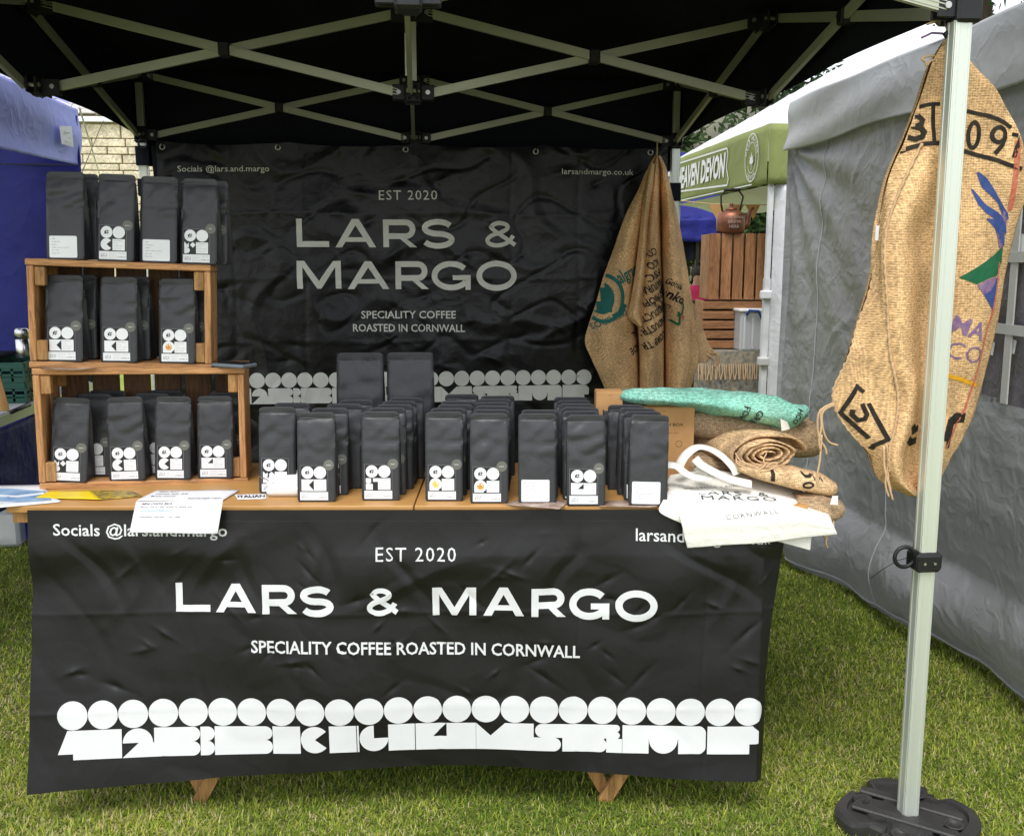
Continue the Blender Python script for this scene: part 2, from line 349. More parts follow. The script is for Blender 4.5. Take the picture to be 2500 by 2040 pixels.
# ------------------------------------------------------------------ 2-D shapes and lettering
class P2:
    """flat polygons: vertices (x, y, layer)"""
    def __init__(s): s.v = []; s.f = []; s.m = []; s.k = 0
    def poly(s, pts, mi=0, lay=None):
        if lay is None: lay = s.k; s.k += .02
        o = len(s.v); s.v += [(x, y, lay) for x, y in pts]; s.f.append(list(range(o, o+len(pts)))); s.m.append(mi); return s
    def rect(s, x0, y0, x1, y1, mi=0, lay=None): return s.poly([(x0,y0),(x1,y0),(x1,y1),(x0,y1)], mi, lay)
    def rrect(s, x0, y0, x1, y1, r, mi=0, lay=None):
        pts = []
        for cx, cy, a0 in ((x1-r,y0+r,-90),(x1-r,y1-r,0),(x0+r,y1-r,90),(x0+r,y0+r,180)):
            for k in range(4):
                a = radians(a0+30*k); pts.append((cx+r*cos(a), cy+r*sin(a)))
        return s.poly(pts, mi, lay)
    def disc(s, cx, cy, r, mi=0, lay=None, a0=0, a1=360, n=28, ry=None):
        ry = ry or r
        full = abs(a1-a0) >= 360
        pts = [(cx+r*cos(radians(a0+(a1-a0)*i/n)), cy+ry*sin(radians(a0+(a1-a0)*i/n))) for i in range(n + (0 if full else 1))]
        if not full: pts.append((cx, cy))
        return s.poly(pts, mi, lay)
    def ring(s, cx, cy, r, w, mi=0, n=32, ry=None, a0=0, a1=360):
        ry = ry or r; s.k += .02; o = len(s.v)
        m = n+1
        for i in range(m):
            a = radians(a0+(a1-a0)*i/n)
            s.v.append((cx+r*cos(a), cy+ry*sin(a), s.k)); s.v.append((cx+(r-w)*cos(a), cy+(ry-w)*sin(a), s.k))
        for i in range(n): s.f.append([o+2*i, o+2*i+2, o+2*i+3, o+2*i+1]); s.m.append(mi)
        return s
    def stroke(s, pts, w, mi=0, grow=0.):
        """ribbon with mitred joints"""
        s.k += .02; o = len(s.v); n = len(pts); P = [Vector(p) for p in pts]
        for i in range(n):
            d0 = (P[i]-P[i-1]).normalized() if i > 0 else None
            d1 = (P[i+1]-P[i]).normalized() if i < n-1 else None
            if d0 is None: d0 = d1
            if d1 is None: d1 = d0
            n0 = Vector((-d0.y, d0.x)); n1 = Vector((-d1.y, d1.x)); nn = (n0+n1)
            if nn.length < .2: nn = n0
            nn.normalize(); k = w/2/max(.35, nn.dot(n0))
            lz = s.k+grow*i/n; s.v.append((P[i].x+nn.x*k, P[i].y+nn.y*k, lz)); s.v.append((P[i].x-nn.x*k, P[i].y-nn.y*k, lz))
        for i in range(n-1): s.f.append([o+2*i+1, o+2*i+3, o+2*i+2, o+2*i]); s.m.append(mi)
        return s
    def merge(s, q, mi=None, dx=0, dy=0):
        o = len(s.v); s.k += .02; s.v += [(x+dx, y+dy, l+s.k) for x, y, l in q.v]
        for f, m in zip(q.f, q.m): s.f.append([i+o for i in f]); s.m.append(m if mi is None else mi)
        return s
_tc = {}
def text2(t, bold=0., space=1.):
    key = (t, bold, space)
    if key in _tc: return _tc[key]
    cu = bpy.data.curves.new('t', 'FONT'); cu.body = t; cu.size = 1; cu.offset = bold; cu.space_character = space
    cu.resolution_u = 2; cu.fill_mode = 'FRONT'
    ob = bpy.data.objects.new('t', cu); COL.objects.link(ob)
    dg = bpy.context.evaluated_depsgraph_get(); me = bpy.data.meshes.new_from_object(ob.evaluated_get(dg))
    vs = [(v.co.x, v.co.y) for v in me.vertices]; fs = [list(p.vertices) for p in me.polygons]
    bpy.data.objects.remove(ob); bpy.data.curves.remove(cu); bpy.data.meshes.remove(me)
    _tc[key] = (vs, fs); return vs, fs
def word(P, t, x0, x1, y, cap, mi=0, bold=.01, space=1., slant=0., rot=0., pivot=None, slope=0.):
    """writes t from x0 to x1 on baseline y with capitals cap high"""
    vs, fs = text2(t, bold, space)
    ax = min(v[0] for v in vs); bx_ = max(v[0] for v in vs)
    kx = (x1-x0)/(bx_-ax); ky = cap/.729
    P.k += .02; o = len(P.v)
    for x, y_ in vs:
        X = x0+(x-ax)*kx + slant*y_*ky; Y = y+y_*ky + slope*(X-x0)
        if rot:
            px, py = pivot or (x0, y); dx, dy = X-px, Y-py
            X = px+dx*cos(rot)-dy*sin(rot); Y = py+dx*sin(rot)+dy*cos(rot)
        P.v.append((X, Y, P.k))
    for f in fs: P.f.append([i+o for i in f]); P.m.append(mi)
def arc(cx, cy, rx, ry, a0, a1, n=14): return [(cx+rx*cos(radians(a0+(a1-a0)*i/n)), cy+ry*sin(radians(a0+(a1-a0)*i/n))) for i in range(n+1)]
def glyph(P, ch, x0, x1, y, cap, w, mi=0):
    """wide grotesque capitals drawn as strokes; x0..x1, baseline y, cap height, stroke w"""
    h = w/2; X0, X1, Y0, Y1 = x0+h, x1-h, y+h, y+cap-h; W_ = X1-X0; H_ = Y1-Y0; ym = (Y0+Y1)/2
    if ch == 'L': P.stroke([(X0, y+cap), (X0, Y0), (x1, Y0)], w, mi)
    elif ch == 'O': P.ring((x0+x1)/2, y+cap/2, (x1-x0)/2, w, mi, 40, ry=cap/2+.04*cap)
    elif ch == 'A':
        xm = (x0+x1)/2; t = w*1.05
        P.poly([(x0, y), (xm-t*.55, y+cap), (xm+t*.55, y+cap), (xm, y+cap-w*1.1), (x0+t*1.1, y)], mi)
        P.poly([(x1, y), (x1-t*1.1, y), (xm, y+cap-w*1.1), (xm+t*.55, y+cap)], mi)
        k = .27; e = (xm-x0)*k*.95
        P.rect(x0+e+w*.35, y+cap*k-w*.35, x1-e-w*.35, y+cap*k+w*.42, mi)
    elif ch == 'M':
        xm = (x0+x1)/2
        P.rect(x0, y, x0+w, y+cap, mi); P.rect(x1-w, y, x1, y+cap, mi)
        P.poly([(x0+w*.3, y+cap), (x0+w*1.35, y+cap), (xm, y+cap*.28), (xm, y), (xm-w*.35, y)], mi)
        P.poly([(x1-w*.3, y+cap), (xm+w*.35, y), (xm, y), (xm, y+cap*.28), (x1-w*1.35, y+cap)], mi)
    elif ch == 'R':
        yb = y+cap*.40; rr = (Y1-yb)/2
        P.rect(x0, y, x0+w, y+cap, mi)
        P.stroke([(X0, Y1)] + arc(X1-rr-.03*W_, (Y1+yb)/2, rr, rr, 90, -90, 12) + [(X0, yb)], w, mi)
        P.poly([(x0+W_*.50, yb), (x0+W_*.50+w*1.15, yb), (x1+w*.12, y), (x1-w*1.15, y)], mi)
    elif ch == 'G':
        cx = (x0+x1)/2; cy = y+cap/2
        P.stroke(arc(cx, cy, W_/2, H_/2+.03*cap, 38, 330, 26), w, mi)
        P.rect(cx+W_*.05, cy-w*.75, x1, cy+w*.1, mi); P.rect(x1-w*.95, y-.01*cap, x1, cy, mi)
    elif ch == 'S':
        cx = (x0+x1)/2; q = H_/4; rx = W_/2
        pts = arc(cx, Y1-q, rx*.96, q+.02*cap, 25, 180, 10) + arc(cx, Y1-q, rx*.96, q, 190, 262, 4) + arc(cx, Y0+q, rx, q, 82, 0, 5) + arc(cx, Y0+q, rx, q+.02*cap, -10, -158, 10)
        P.stroke(pts, w*.95, mi)
    elif ch == '&':
        pts = [(1.,.02),(.24,.72),(.20,.88),(.34,1.),(.56,1.),(.72,.90),(.70,.74),(.5,.60),(.2,.46),(.04,.28),(.08,.1),(.28,0.),(.52,0.02),(.76,.16),(.93,.44)]
        C_ = [Vector(p) for p in pts]; q = [cat_rom(C_, i/48) for i in range(49)]
        P.stroke([(X0+a.x*W_, Y0+a.y*H_) for a in q], w*.74, mi, grow=1.6)
def conform(P, cell, fn, mats, name, parent, off=.0012, lay=.0012, label=None, world=True):
    """cuts flat shapes into cells and lays them on a surface: fn(x, y) -> (point, normal) or None"""
    bm = bmesh.new(); L = bm.verts.layers.float.new('l')
    V = [bm.verts.new((x, y, 0)) for x, y, l in P.v]
    for v, (x, y, l) in zip(V, P.v): v[L] = l
    for f, m in zip(P.f, P.m):
        try: F = bm.faces.new([V[i] for i in f]); F.material_index = m
        except ValueError: pass
    bm.normal_update(); bmesh.ops.triangulate(bm, faces=[f for f in bm.faces if len(f.verts) > 3])
    xs = [p[0] for p in P.v]; ys_ = [p[1] for p in P.v]
    if cell:
        for ax, lo, hi in ((0, min(xs), max(xs)), (1, min(ys_), max(ys_))):
            k = floor(lo/cell)+1
            while k*cell < hi:
                co = [0,0,0]; no = [0,0,0]; co[ax] = k*cell; no[ax] = 1
                bmesh.ops.bisect_plane(bm, geom=bm.verts[:]+bm.edges[:]+bm.faces[:], plane_co=co, plane_no=no, dist=1e-6)
                k += 1
    mb = MB(); idx = {}; bm.verts.index_update(); bm.verts.ensure_lookup_table()
    for v in bm.verts:
        r = fn(v.co.x, v.co.y)
        if r is None: continue
        p, n = r; idx[v.index] = len(mb.v); mb.v.append(Vector(p) + Vector(n)*(off + lay*v[L]))
    for f in bm.faces:
        ii = [idx.get(v.index) for v in f.verts]
        if None in ii: continue
        ps = [mb.v[i] for i in ii]
        if max((a-b).length for a in ps for b in ps) > (cell or 9)*4.5: continue
        mb.f.append(ii); mb.m.append(f.material_index)
    bm.free()
    if not mb.f: return None
    return part(name, mb, mats, parent, smooth=True, label=label, world=world)
def bvh_of(mb): return BVHTree.FromPolygons([tuple(v) for v in mb.v], [tuple(f) for f in mb.f])
def caster(bvh, M, d):
    """flat shape plane M (4x4) cast along d on a surface"""
    d = Vector(d).normalized()
    def fn(x, y):
        o = M @ Vector((x, y, 0)) - d*1.0
        h = bvh.ray_cast(o, d)
        if h[0] is None: return None
        n = h[1]
        if n.dot(d) > 0: n = -n
        if n.dot(-d) < .12: return None
        return h[0], n
    return fn

# ================================================================== GROUND
gb = MB(); gb.grid(lambda u, v: Vector((-60+120*u, -8+90*v, 0)), 8, 8)
g_mat = mat('far_lawn', (.28,.34,.07), .95, vs=1.2, col2=(.34,.38,.11), bump=.02, bs=90, spec=.05)
g = part('ground', gb, g_mat); g['kind'] = 'structure'
sb = MB(); sb.grid(lambda u, v: Vector((-4+8*u, -2+9*v, .004)), 4, 4)
s_ = part('soil', sb, SOIL); s_['kind'] = 'structure'

def make_grass():
    rng = np.random.default_rng(3)
    zones = [(-2.6, 2.7, -.75, .75, 36000, 1.), (1.0, 2.75, .75, 3.2, 22000, 1.2), (-2.7, -1.1, .75, 3.2, 14000, 1.25),
             (-1.1, 1.0, .75, 2.8, 3500, 1.4), (-4, 4, 3.2, 6.5, 3500, 1.9)]
    X = []; Y = []; K = []
    for x0, x1, y0, y1, den, k in zones:
        n = int((x1-x0)*(y1-y0)*den); X.append(rng.uniform(x0, x1, n)); Y.append(rng.uniform(y0, y1, n)); K.append(np.full(n, k))
    X = np.concatenate(X); Y = np.concatenate(Y); K = np.concatenate(K)
    def lf(a, b, s, ph): return np.sin(a*s+ph)*np.cos(b*s*1.3+ph*2)+np.sin((a+b)*s*.7+ph*3)*.7
    patch = lf(X, Y, 3.1, 1)*.6+lf(X, Y, 7.7, 2.2)*.35+lf(X, Y, 19., .7)*.25+lf(X, Y, 41., 5.)*.2
    # clumps: blades gather to tuft centres
    n = len(X); ph = rng.uniform(0, 2*pi, n)
    ln = (rng.uniform(.010, .030, n)+.022*(rng.random(n) < .10)*rng.random(n))*(1+.18*patch)*np.sqrt(K); wd = rng.uniform(.0012, .0024, n)*K
    lean = rng.uniform(.35, 1.5, n)
    dead = (rng.random(n) < (.22+.16*np.clip(patch, -1, 1.5))).astype(float)
    ln = np.where(dead > 0, ln*.8, ln); lean = np.where(dead > 0, lean*1.2, lean)
    dx, dy = np.cos(ph), np.sin(ph); px, py = -dy, dx
    lv = [(0., 0., 1.), (.5, .42, .85), (1., 1., .12)]
    V = np.zeros((n, 6, 3)); 
    for i, (t, q, w) in enumerate(lv):
        out = ln*np.sin(lean)*q; up = ln*np.cos(lean*(.55+.45*t))*t
        cx = X+dx*out; cy = Y+dy*out
        for j, s in enumerate((-1, 1)):
            V[:, i*2+j, 0] = cx+px*wd*w*s; V[:, i*2+j, 1] = cy+py*wd*w*s; V[:, i*2+j, 2] = np.maximum(up, .001)+.003
    me = bpy.data.meshes.new('grass'); nv = n*6
    me.vertices.add(nv); me.vertices.foreach_set('co', V.reshape(-1))
    base = (np.arange(n)*6)[:, None]
    F = np.concatenate([base+np.array([0,1,3,2]), base+np.array([2,3,5,4])], axis=1).reshape(-1)
    me.loops.add(len(F)); me.loops.foreach_set('vertex_index', F.astype(np.int32))
    me.polygons.add(n*2); me.polygons.foreach_set('loop_start', np.arange(0, n*8, 4, dtype=np.int32))
    me.update(calc_edges=True)
    a = me.attributes.new('tint', 'FLOAT', 'POINT')
    tint = np.clip(rng.normal(.36, .16, n)+patch*.09, 0, .68); tint = np.where(dead > 0, rng.uniform(.78, 1., n), tint)
    a.data.foreach_set('value', np.repeat(tint, 6))
    m = bpy.data.materials.new('grass_blade'); m.use_nodes = True; N = m.node_tree.nodes; L = m.node_tree.links
    b = N['Principled BSDF']; at = N.new('ShaderNodeAttribute'); at.attribute_name = 'tint'
    cr = N.new('ShaderNodeValToRGB'); e = cr.color_ramp.elements
    e[0].position = 0; e[0].color = (.07,.125,.015,1); e[1].position = 1; e[1].color = (.62,.55,.30,1)
    for p, c in ((.3,(.19,.28,.030,1)),(.5,(.34,.42,.050,1)),(.68,(.56,.57,.085,1)),(.8,(.62,.54,.25,1))):
        q = e.new(p); q.color = c
    L.new(at.outputs['Fac'], cr.inputs[0]); L.new(cr.outputs[0], b.inputs['Base Color'])
    b.inputs['Roughness'].default_value = .55; b.inputs['Specular IOR Level'].default_value = .3
    tl = N.new('ShaderNodeBsdfTranslucent'); L.new(cr.outputs[0], tl.inputs[0])
    ms = N.new('ShaderNodeMixShader'); ms.inputs[0].default_value = .35
    L.new(b.outputs[0], ms.inputs[1]); L.new(tl.outputs[0], ms.inputs[2]); L.new(ms.outputs[0], N['Material Output'].inputs[0])
    me.materials.append(m)
    o = bpy.data.objects.new('grass', me); COL.objects.link(o)
    tag(o, 'short trampled lawn grass with straw coloured dry blades', 'grass', kind='stuff')
make_grass()

# ================================================================== OUR GAZEBO
A = 1.46; HS, HT = 2.36, 2.662; D = 2.92; PK = 3.25
gz = thing('black_gazebo', 'black pop-up gazebo with aluminium scissor frame sheltering the coffee stall', 'gazebo', (0, D/2, 0))
def cloth_peak(u, v):
    x = (-1+2*u); y = (-1+2*v); r = max(abs(x), abs(y))
    z = HT+.05+(PK-HT)*(1-r) - .06*sin(pi*r)*(1-abs(abs(x)-abs(y)))
    return Vector((x*1.50, D/2+y*1.50, z + .012*nz3(x*3, y*3)))
cm = MB(); cm.grid(cloth_peak, 32, 32); part('roof_cloth', cm, CANOPY, gz, smooth=True)
def valance(x0, y0, x1, y1, zb, name='valance'):
    m = MB(); n = Vector((y1-y0, x0-x1, 0)).normalized()
    def fn(u, v):
        p = Vector((x0+(x1-x0)*u, y0+(y1-y0)*u, 0)); sag = .03*sin(pi*2*u)**2
        z = zb+sag*(1-v)*.5+(HT+.085-zb)*v
        return Vector((p.x, p.y, z)) + n*(.006*nz3(u*9, v*3, x0+y0)+.004)
    m.grid(fn, 40, 5); return part(name, m, CANOPY, gz, smooth=True, solid=.002)
valance(-1.50, -.04, -1.50, 2.96, 2.37); valance(-1.5, 2.96, 1.5, 2.96, 2.20); valance(1.5, 2.96, 1.5, -.04, 2.375)
valance(-1.5, -.04, 1.5, -.04, 2.60)
# legs with a ribbed outer section, the thinner inner section, brackets
def leg(xt, yt, xb, yb, ztop=HS, fold=True):
    m = MB(); w = .046
    a = Vector((xb, yb, .02)); b = Vector((xt, yt, ztop)); m.bar(a, b, w, w, up=(0,1,0))
    d = (b-a)
    for s in (-1, 1):       # raised ribs of the extrusion
        for off in (-.014, .014):
            m.bar(a+Vector((off, s*w/2, 0)), b+Vector((off, s*w/2, 0)), .008, .003, up=(0,1,0))
            m.bar(a+Vector((s*w/2, off, 0)), b+Vector((s*w/2, off, 0)), .003, .008, up=(0,1,0))
    return part('leg', m, ALU, gz, bev=.003)
def inner(x, y):
    m = MB(); m.bar((x, y, HS), (x, y, HT), .036, .036, up=(0,1,0)); part('inner_leg', m, ALU_D, gz, bev=.002)
legs = [(1.45, 0, 1.468, 0), (-A, 0, -A, 0), (-A, D, -A, D), (A, D, A, D)]
for l in legs: leg(*l); inner(l[0], l[1])
def bracket(c, dirs, big=False):
    m = MB(); s = .07 if big else .05
    m.box(c, (s, s, .085 if big else .07), bev=.008)
    for d in dirs:
        d = Vector(d)
        for k in (-1, 1):
            q = Vector((-d.y, d.x, 0))*k*.016
            m.box(Vector(c)+d*.045+q, (abs(d.x)*.075+abs(d.y)*.007+.001, abs(d.y)*.075+abs(d.x)*.007+.001, .06), bev=.003)
    o = part('bracket', m, BLKP, gz)
    for d in dirs:
        b = MB(); d = Vector(d); q = Vector((-d.y, d.x, 0)); p = Vector(c)+d*.058
        b.tube([p-q*.026, p+q*.026], .009, 10); part('bolt', b, BOLT, o)
for x, y in ((A,0),(-A,0),(-A,D),(A,D)):
    sx = -1 if x > 0 else 1; sy = 1 if y == 0 else -1
    for z in (HS, HT): bracket((x, y, z), [(sx,0,0),(0,sy,0)], big=(z == HS))
X1 = A-.06
nodes = [((0, D), [(1,0,0),(-1,0,0),(0,-1,0)]), ((0, 0), [(1,0,0),(-1,0,0),(0,1,0)]), ((-A+.02, D/2), [(0,1,0),(0,-1,0),(1,0,0)]),
         ((A-.02, D/2), [(0,1,0),(0,-1,0),(-1,0,0)]), ((0, D/2), [(1,0,0),(-1,0,0),(0,1,0),(0,-1,0)])]
for (x, y), dr in nodes:
    for z in (HS, HT): bracket((x, y, z), dr, big=(x == 0 and z == HS))
def scissor(p, q):
    p = Vector(p); q = Vector(q); d = (q-p).normalized(); n = Vector((-d.y, d.x, 0))
    p = p + d*.06; q = q - d*.06
    if n.y > 0 or (abs(n.y) < .01 and n.x > 0): n = -n
    for k, (za, zb) in ((1, (HT, HS)), (-1, (HS, HT))):
        a = Vector((p.x, p.y, za)) + n*k*.011; b = Vector((q.x, q.y, zb)) + n*k*.011
        m = MB(); m.bar(a, b, .016, .034)
        u = Vector((0,0,1))
        for off in (-.010, .002, .011): m.bar(a+u*off, b+u*off, .019, .003)
        part('truss_bar', m, ALU_D, gz)
    c = (p+q)/2; m = MB(); M = Matrix.Rotation(atan2(d.y, d.x), 3, 'Z')
    m.box((c.x, c.y, (HS+HT)/2), (.044, .056, .056), M, bev=.006); m.tube([Vector((c.x,c.y,(HS+HT)/2))+n*.03, Vector((c.x,c.y,(HS+HT)/2))+n*.034], .009, 10)
    part('truss_joint', m, BLKP, gz)
for a, b in (((-A,D),(0,D)),((0,D),(A,D)),((-A,0),(0,0)),((0,0),(A,0)),((-A,0),(-A,D/2)),((-A,D/2),(-A,D)),((A,0),(A,D/2)),((A,D/2),(A,D)),
             ((-A,D/2),(0,D/2)),((0,D/2),(A,D/2)),((0,0),(0,D/2)),((0,D/2),(0,D))):
    scissor((*a, 0), (*b, 0))
m = MB(); m.bar((0, D/2, HS), (0, D/2, PK-.02), .03, .03); part('centre_pole', m, ALU_D, gz)
m = MB(); m.box((-.022, D/2-.035, 2.50), (.016, .002, .16)); stk = part('frame_sticker', m, PAPER, gz)
P = P2(); P.rect(-.004, -.05, 0, .05, 0); 
conform(P, None, lambda x, y: (Vector((-.020+x, D/2-.036, 2.50+y)), Vector((0,-1,0))), INK, 'print', stk)
# lower leg fitting with a ring on the front right leg, velcro wraps on the back legs
zc = 0.847
xc = 1.461
m = MB(); m.box((xc, 0, zc), (.078, .074, .058), bev=.010)
m.box((xc-.03, -.038, zc-.004), (.02, .004, .03)); cl = part('height_clamp', m, BLKP, gz)
m = MB(); m.lathe([(.004,0),(.004,.003),(.002,.004)], (0,0,0), 8, axis='y')
for dx in (-.018, .012):
    m2 = MB(); m2.tube([(xc+dx, -.036, zc), (xc+dx, -.041, zc)], .004, 8); part('rivet', m2, BOLT, cl)
m = MB(); m.tube([Vector((xc-.062+.030*cos(a), -.005, zc+.012+.030*sin(a))) for a in [2*pi*i/20 for i in range(20)]], .006, 8, closed=True); part('pull_ring', m, BLKP, cl, smooth=True)
for sx in (-1, 1):
    m = MB(); m.bar((sx*A, D, 2.04 if sx < 0 else 2.03), (sx*A, D, 2.13), .062, .062, up=(0,1,0)); part('velcro_wrap', m, CANOPY, gz)
m = MB(); m.bar((-A+.005, D-.005, 2.20), (-A+.005, D-.005, 2.30), .07, .07, up=(0,1,0)); part('velcro_wrap', m, CANOPY, gz)
# rolled black side wall tied beside the back left leg
m = MB()
def rollw(u, v):
    a = 2*pi*u; r = .05+.012*nz3(cos(a), sin(a), v*5); return Vector((-1.36+cos(a)*r, 2.90+sin(a)*r, .1+2.2*v))
m.grid(rollw, 16, 30); part('side_wall_roll', m, CANOPY, gz, smooth=True)

# black plastic weight on the foot of the front right leg
fw = thing('leg_weight', 'black moulded plastic weight plate round the foot of the front right gazebo leg', 'leg weight', (1.468, 0, 0))
def blob(n=72):
    pts = []
    for i in range(n):
        a = 2*pi*i/n; r = .176*(abs(cos(a-.66))**3.2+abs(sin(a-.66))**3.2)**(-1/3.2)
        for na in (.55, 2.0, 3.6, 5.1):
            d = abs((a-na+pi) % (2*pi)-pi)
            if d < .19: r -= .040
        pts.append((1.468+r*cos(a)*1.04, r*sin(a)))
    return pts
pts = blob(); m = MB(); n = len(pts)
def rs(k, z): return [Vector((1.468+(x-1.468)*k, y*k, z)) for x, y in pts]
rings = [rs(.99, .004), rs(1.03, .010), rs(1.03, .040), rs(.98, .050), rs(.86, .052), rs(.84, .040), rs(.60, .040), rs(.58, .052), rs(.24, .052)]
vs = [p for r in rings for p in r]; fs = []
for k in range(len(rings)-1):
    for i in range(n): fs.append((k*n+i, k*n+(i+1) % n, (k+1)*n+(i+1) % n, (k+1)*n+i))
fs.append([(len(rings)-1)*n+i for i in range(n)])
m.add(vs, fs); body = part('body', m, mat('moulded_black_plastic', (.022,.022,.023), .5, vs=6, col2=(.045,.042,.038), bump=.0015, bs=120), fw, smooth=False)
for a in (.9, 2.5, 4.1, 5.7):
    c = Vector((1.468+.128*cos(a), .128*sin(a), .046)); m = MB(); m.lathe([(.0,.0),(.018,.0),(.026,.006),(.030,.008),(.032,.002)], c, 16); part('socket', m, MATS['moulded_black_plastic'], body, smooth=True)
for s in (-1, 1):
    m = MB(); M = Matrix.Rotation(radians(-38), 3, 'Z')
    c = Vector((1.468, 0, .053)) + M @ Vector((0, s*.052, 0)); m.box(c, (.30, .036, .012), M, bev=.004); part('rib', m, MATS['moulded_black_plastic'], body)
for a in (.15, 1.6):
    c = Vector((1.468+.135*cos(a+.7), .135*sin(a+.7), .049)); m = MB(); m.box(c, (.09, .022, .006), Matrix.Rotation(a+.7+pi/2, 3, 'Z'), bev=.002); part('grip_bar', m, MATS['moulded_black_plastic'], body)

# ================================================================== TABLE
tb = thing('folding_table', 'varnished plywood market table standing on timber legs under the stall', 'table', tuple(T(0, .3, 0)), TROT)
def tbox(mb, s, t, z, ds, dt, dz, bev=0): 
    mb.box(T(s, t, z), (ds, dt, dz), Matrix.Rotation(TROT, 3, 'Z'), bev=bev)
for s0, s1 in ((-1.215, -.012), (-.008, 1.16)):
    m = MB(); tbox(m, (s0+s1)/2, .30, ZT-.010, s1-s0, .61, .020, .002); part('tabletop', m, PLY, tb)
    m = MB(); tbox(m, (s0+s1)/2, .020, ZT-.037, s1-s0-.02, .022, .032); part('apron', m, TIMBER, tb)
    m = MB(); tbox(m, (s0+s1)/2, .585, ZT-.046, s1-s0-.02, .022, .050); part('apron', m, TIMBER, tb)
for s_f, t_f in ((-.705, .06), (.585, .06), (-.705, .52), (.585, .52)):
    for k in (-1, 1):
        m = MB(); w_ = .042
        foot = T(s_f - .012*k, t_f + (.010 if k < 0 else -.012), .0); top = T(s_f + k*(.52 if k > 0 or s_f > 0 else .40), t_f + (.012 if k < 0 else -.012), ZT-.03)
        if k < 0: foot = foot + (top-foot)*.035
        m.bar(foot, top, .020, w_, up=(cos(TROT)*.0+0.0, 0, 1)); part('leg', m, TIMBER, tb, bev=.002)

# ================================================================== BANNERS
rnd = random.Random(5)
DENTS = [(rnd.uniform(-1.1, 1.05), rnd.uniform(.40, .92), rnd.uniform(.012, .034), rnd.uniform(-1.4, 1.4), rnd.choice((-1, 1))*rnd.uniform(.004, .009)) for i in range(60)]
def f_banner(s, z):
    """offset of the front banner from the table's front plane (towards the camera is negative)"""
    top = min(1, max(0, (.96-z)/.12)); low = max(0, (.75-z)/.65)
    o = -.022
    o -= .085*low**1.6*max(0, (-.45-s)/.7)**1.2           # bottom left corner kicked forward
    o -= .035*low**2*max(0, (s-.5)/.5)
    o += .012*low*sin(s*5.2+.8)
    n = .016*nz3(s*2.2, z*2.6, 3.1) + .003*nz3(s*5.5, z*7, 7.7) + .003*max(0, ridge(s*1.2+z*.7, z-s*.3, 9.2, 2.6)-.72)*2
    up = exp(-((z-.80)/.13)**2)
    n += up*(.030*nz3(s*3.3, z*4.4, 12.5) + .020*max(0, ridge(s+z*.5, z, 5.5, 3.4)-.70) - .020*max(0, ridge(s-z*.6, z, 1.5, 3.0)-.72))
    for g_ in (-.78, -.36, .06, .48, .86): n += .0022*exp(-abs(s-g_-.004*sin(z*11))/.007)
    for g_ in (.36, .66): n -= .0018*exp(-abs(z-g_-.004*sin(s*7))/.007)
    for (a, b, r, k, h) in DENTS:
        dx = s-a; dz = z-b-k*dx*.8
        if abs(dx) < r*3 and abs(dz) < r*3: n += h*exp(-(abs(dx)/r)**1.1*1.2)*exp(-(abs(dz)/(r*.35))**1.0)
    return o + n*top - .003*top
def fb_point(s, z):
    # the right edge turns back round the corner of the table
    t = f_banner(s, z); ss = s
    if s > 1.03: t += 1.1*(s-1.03)*(.25+.75*(1-min(1, max(0, z/.9)))) ; ss = s - .25*(s-1.03)
    return T(ss, t, z)
SL, SR, ZB, ZTOP = -1.145, 1.12, .118, .978
def fb_uv(x, y):
    e = 1e-3; p = fb_point(x, y); a = fb_point(x+e, y)-p; b = fb_point(x, y+e)-p
    n = a.cross(b).normalized()
    return p, n
def edge_l(z): return SL - .035*(1-z/ZTOP)
def edge_r(z): return SR - .085*(1-z/ZTOP)**1.0 + .01*sin(z*9)
def zbot(s): return .152 + .008*sin(s*4.2+1.2) - .035*min(1, max(0, (-.55-s)/.6)) - .05*max(0, s-.7)
bnf = thing('front_banner', 'large black vinyl banner with the white LARS & MARGO name hanging from the table front', 'banner', tuple(T(0, -.02, 0)))
m = MB()
def fbg(u, v):
    z = ZTOP - (ZTOP-zbot(SL+(SR-SL)*u))*v; s = edge_l(z)+(edge_r(z)-edge_l(z))*u
    return fb_point(s, z)
m.grid(fbg, 420, 160); part('sheet', m, PVC, bnf, smooth=True)

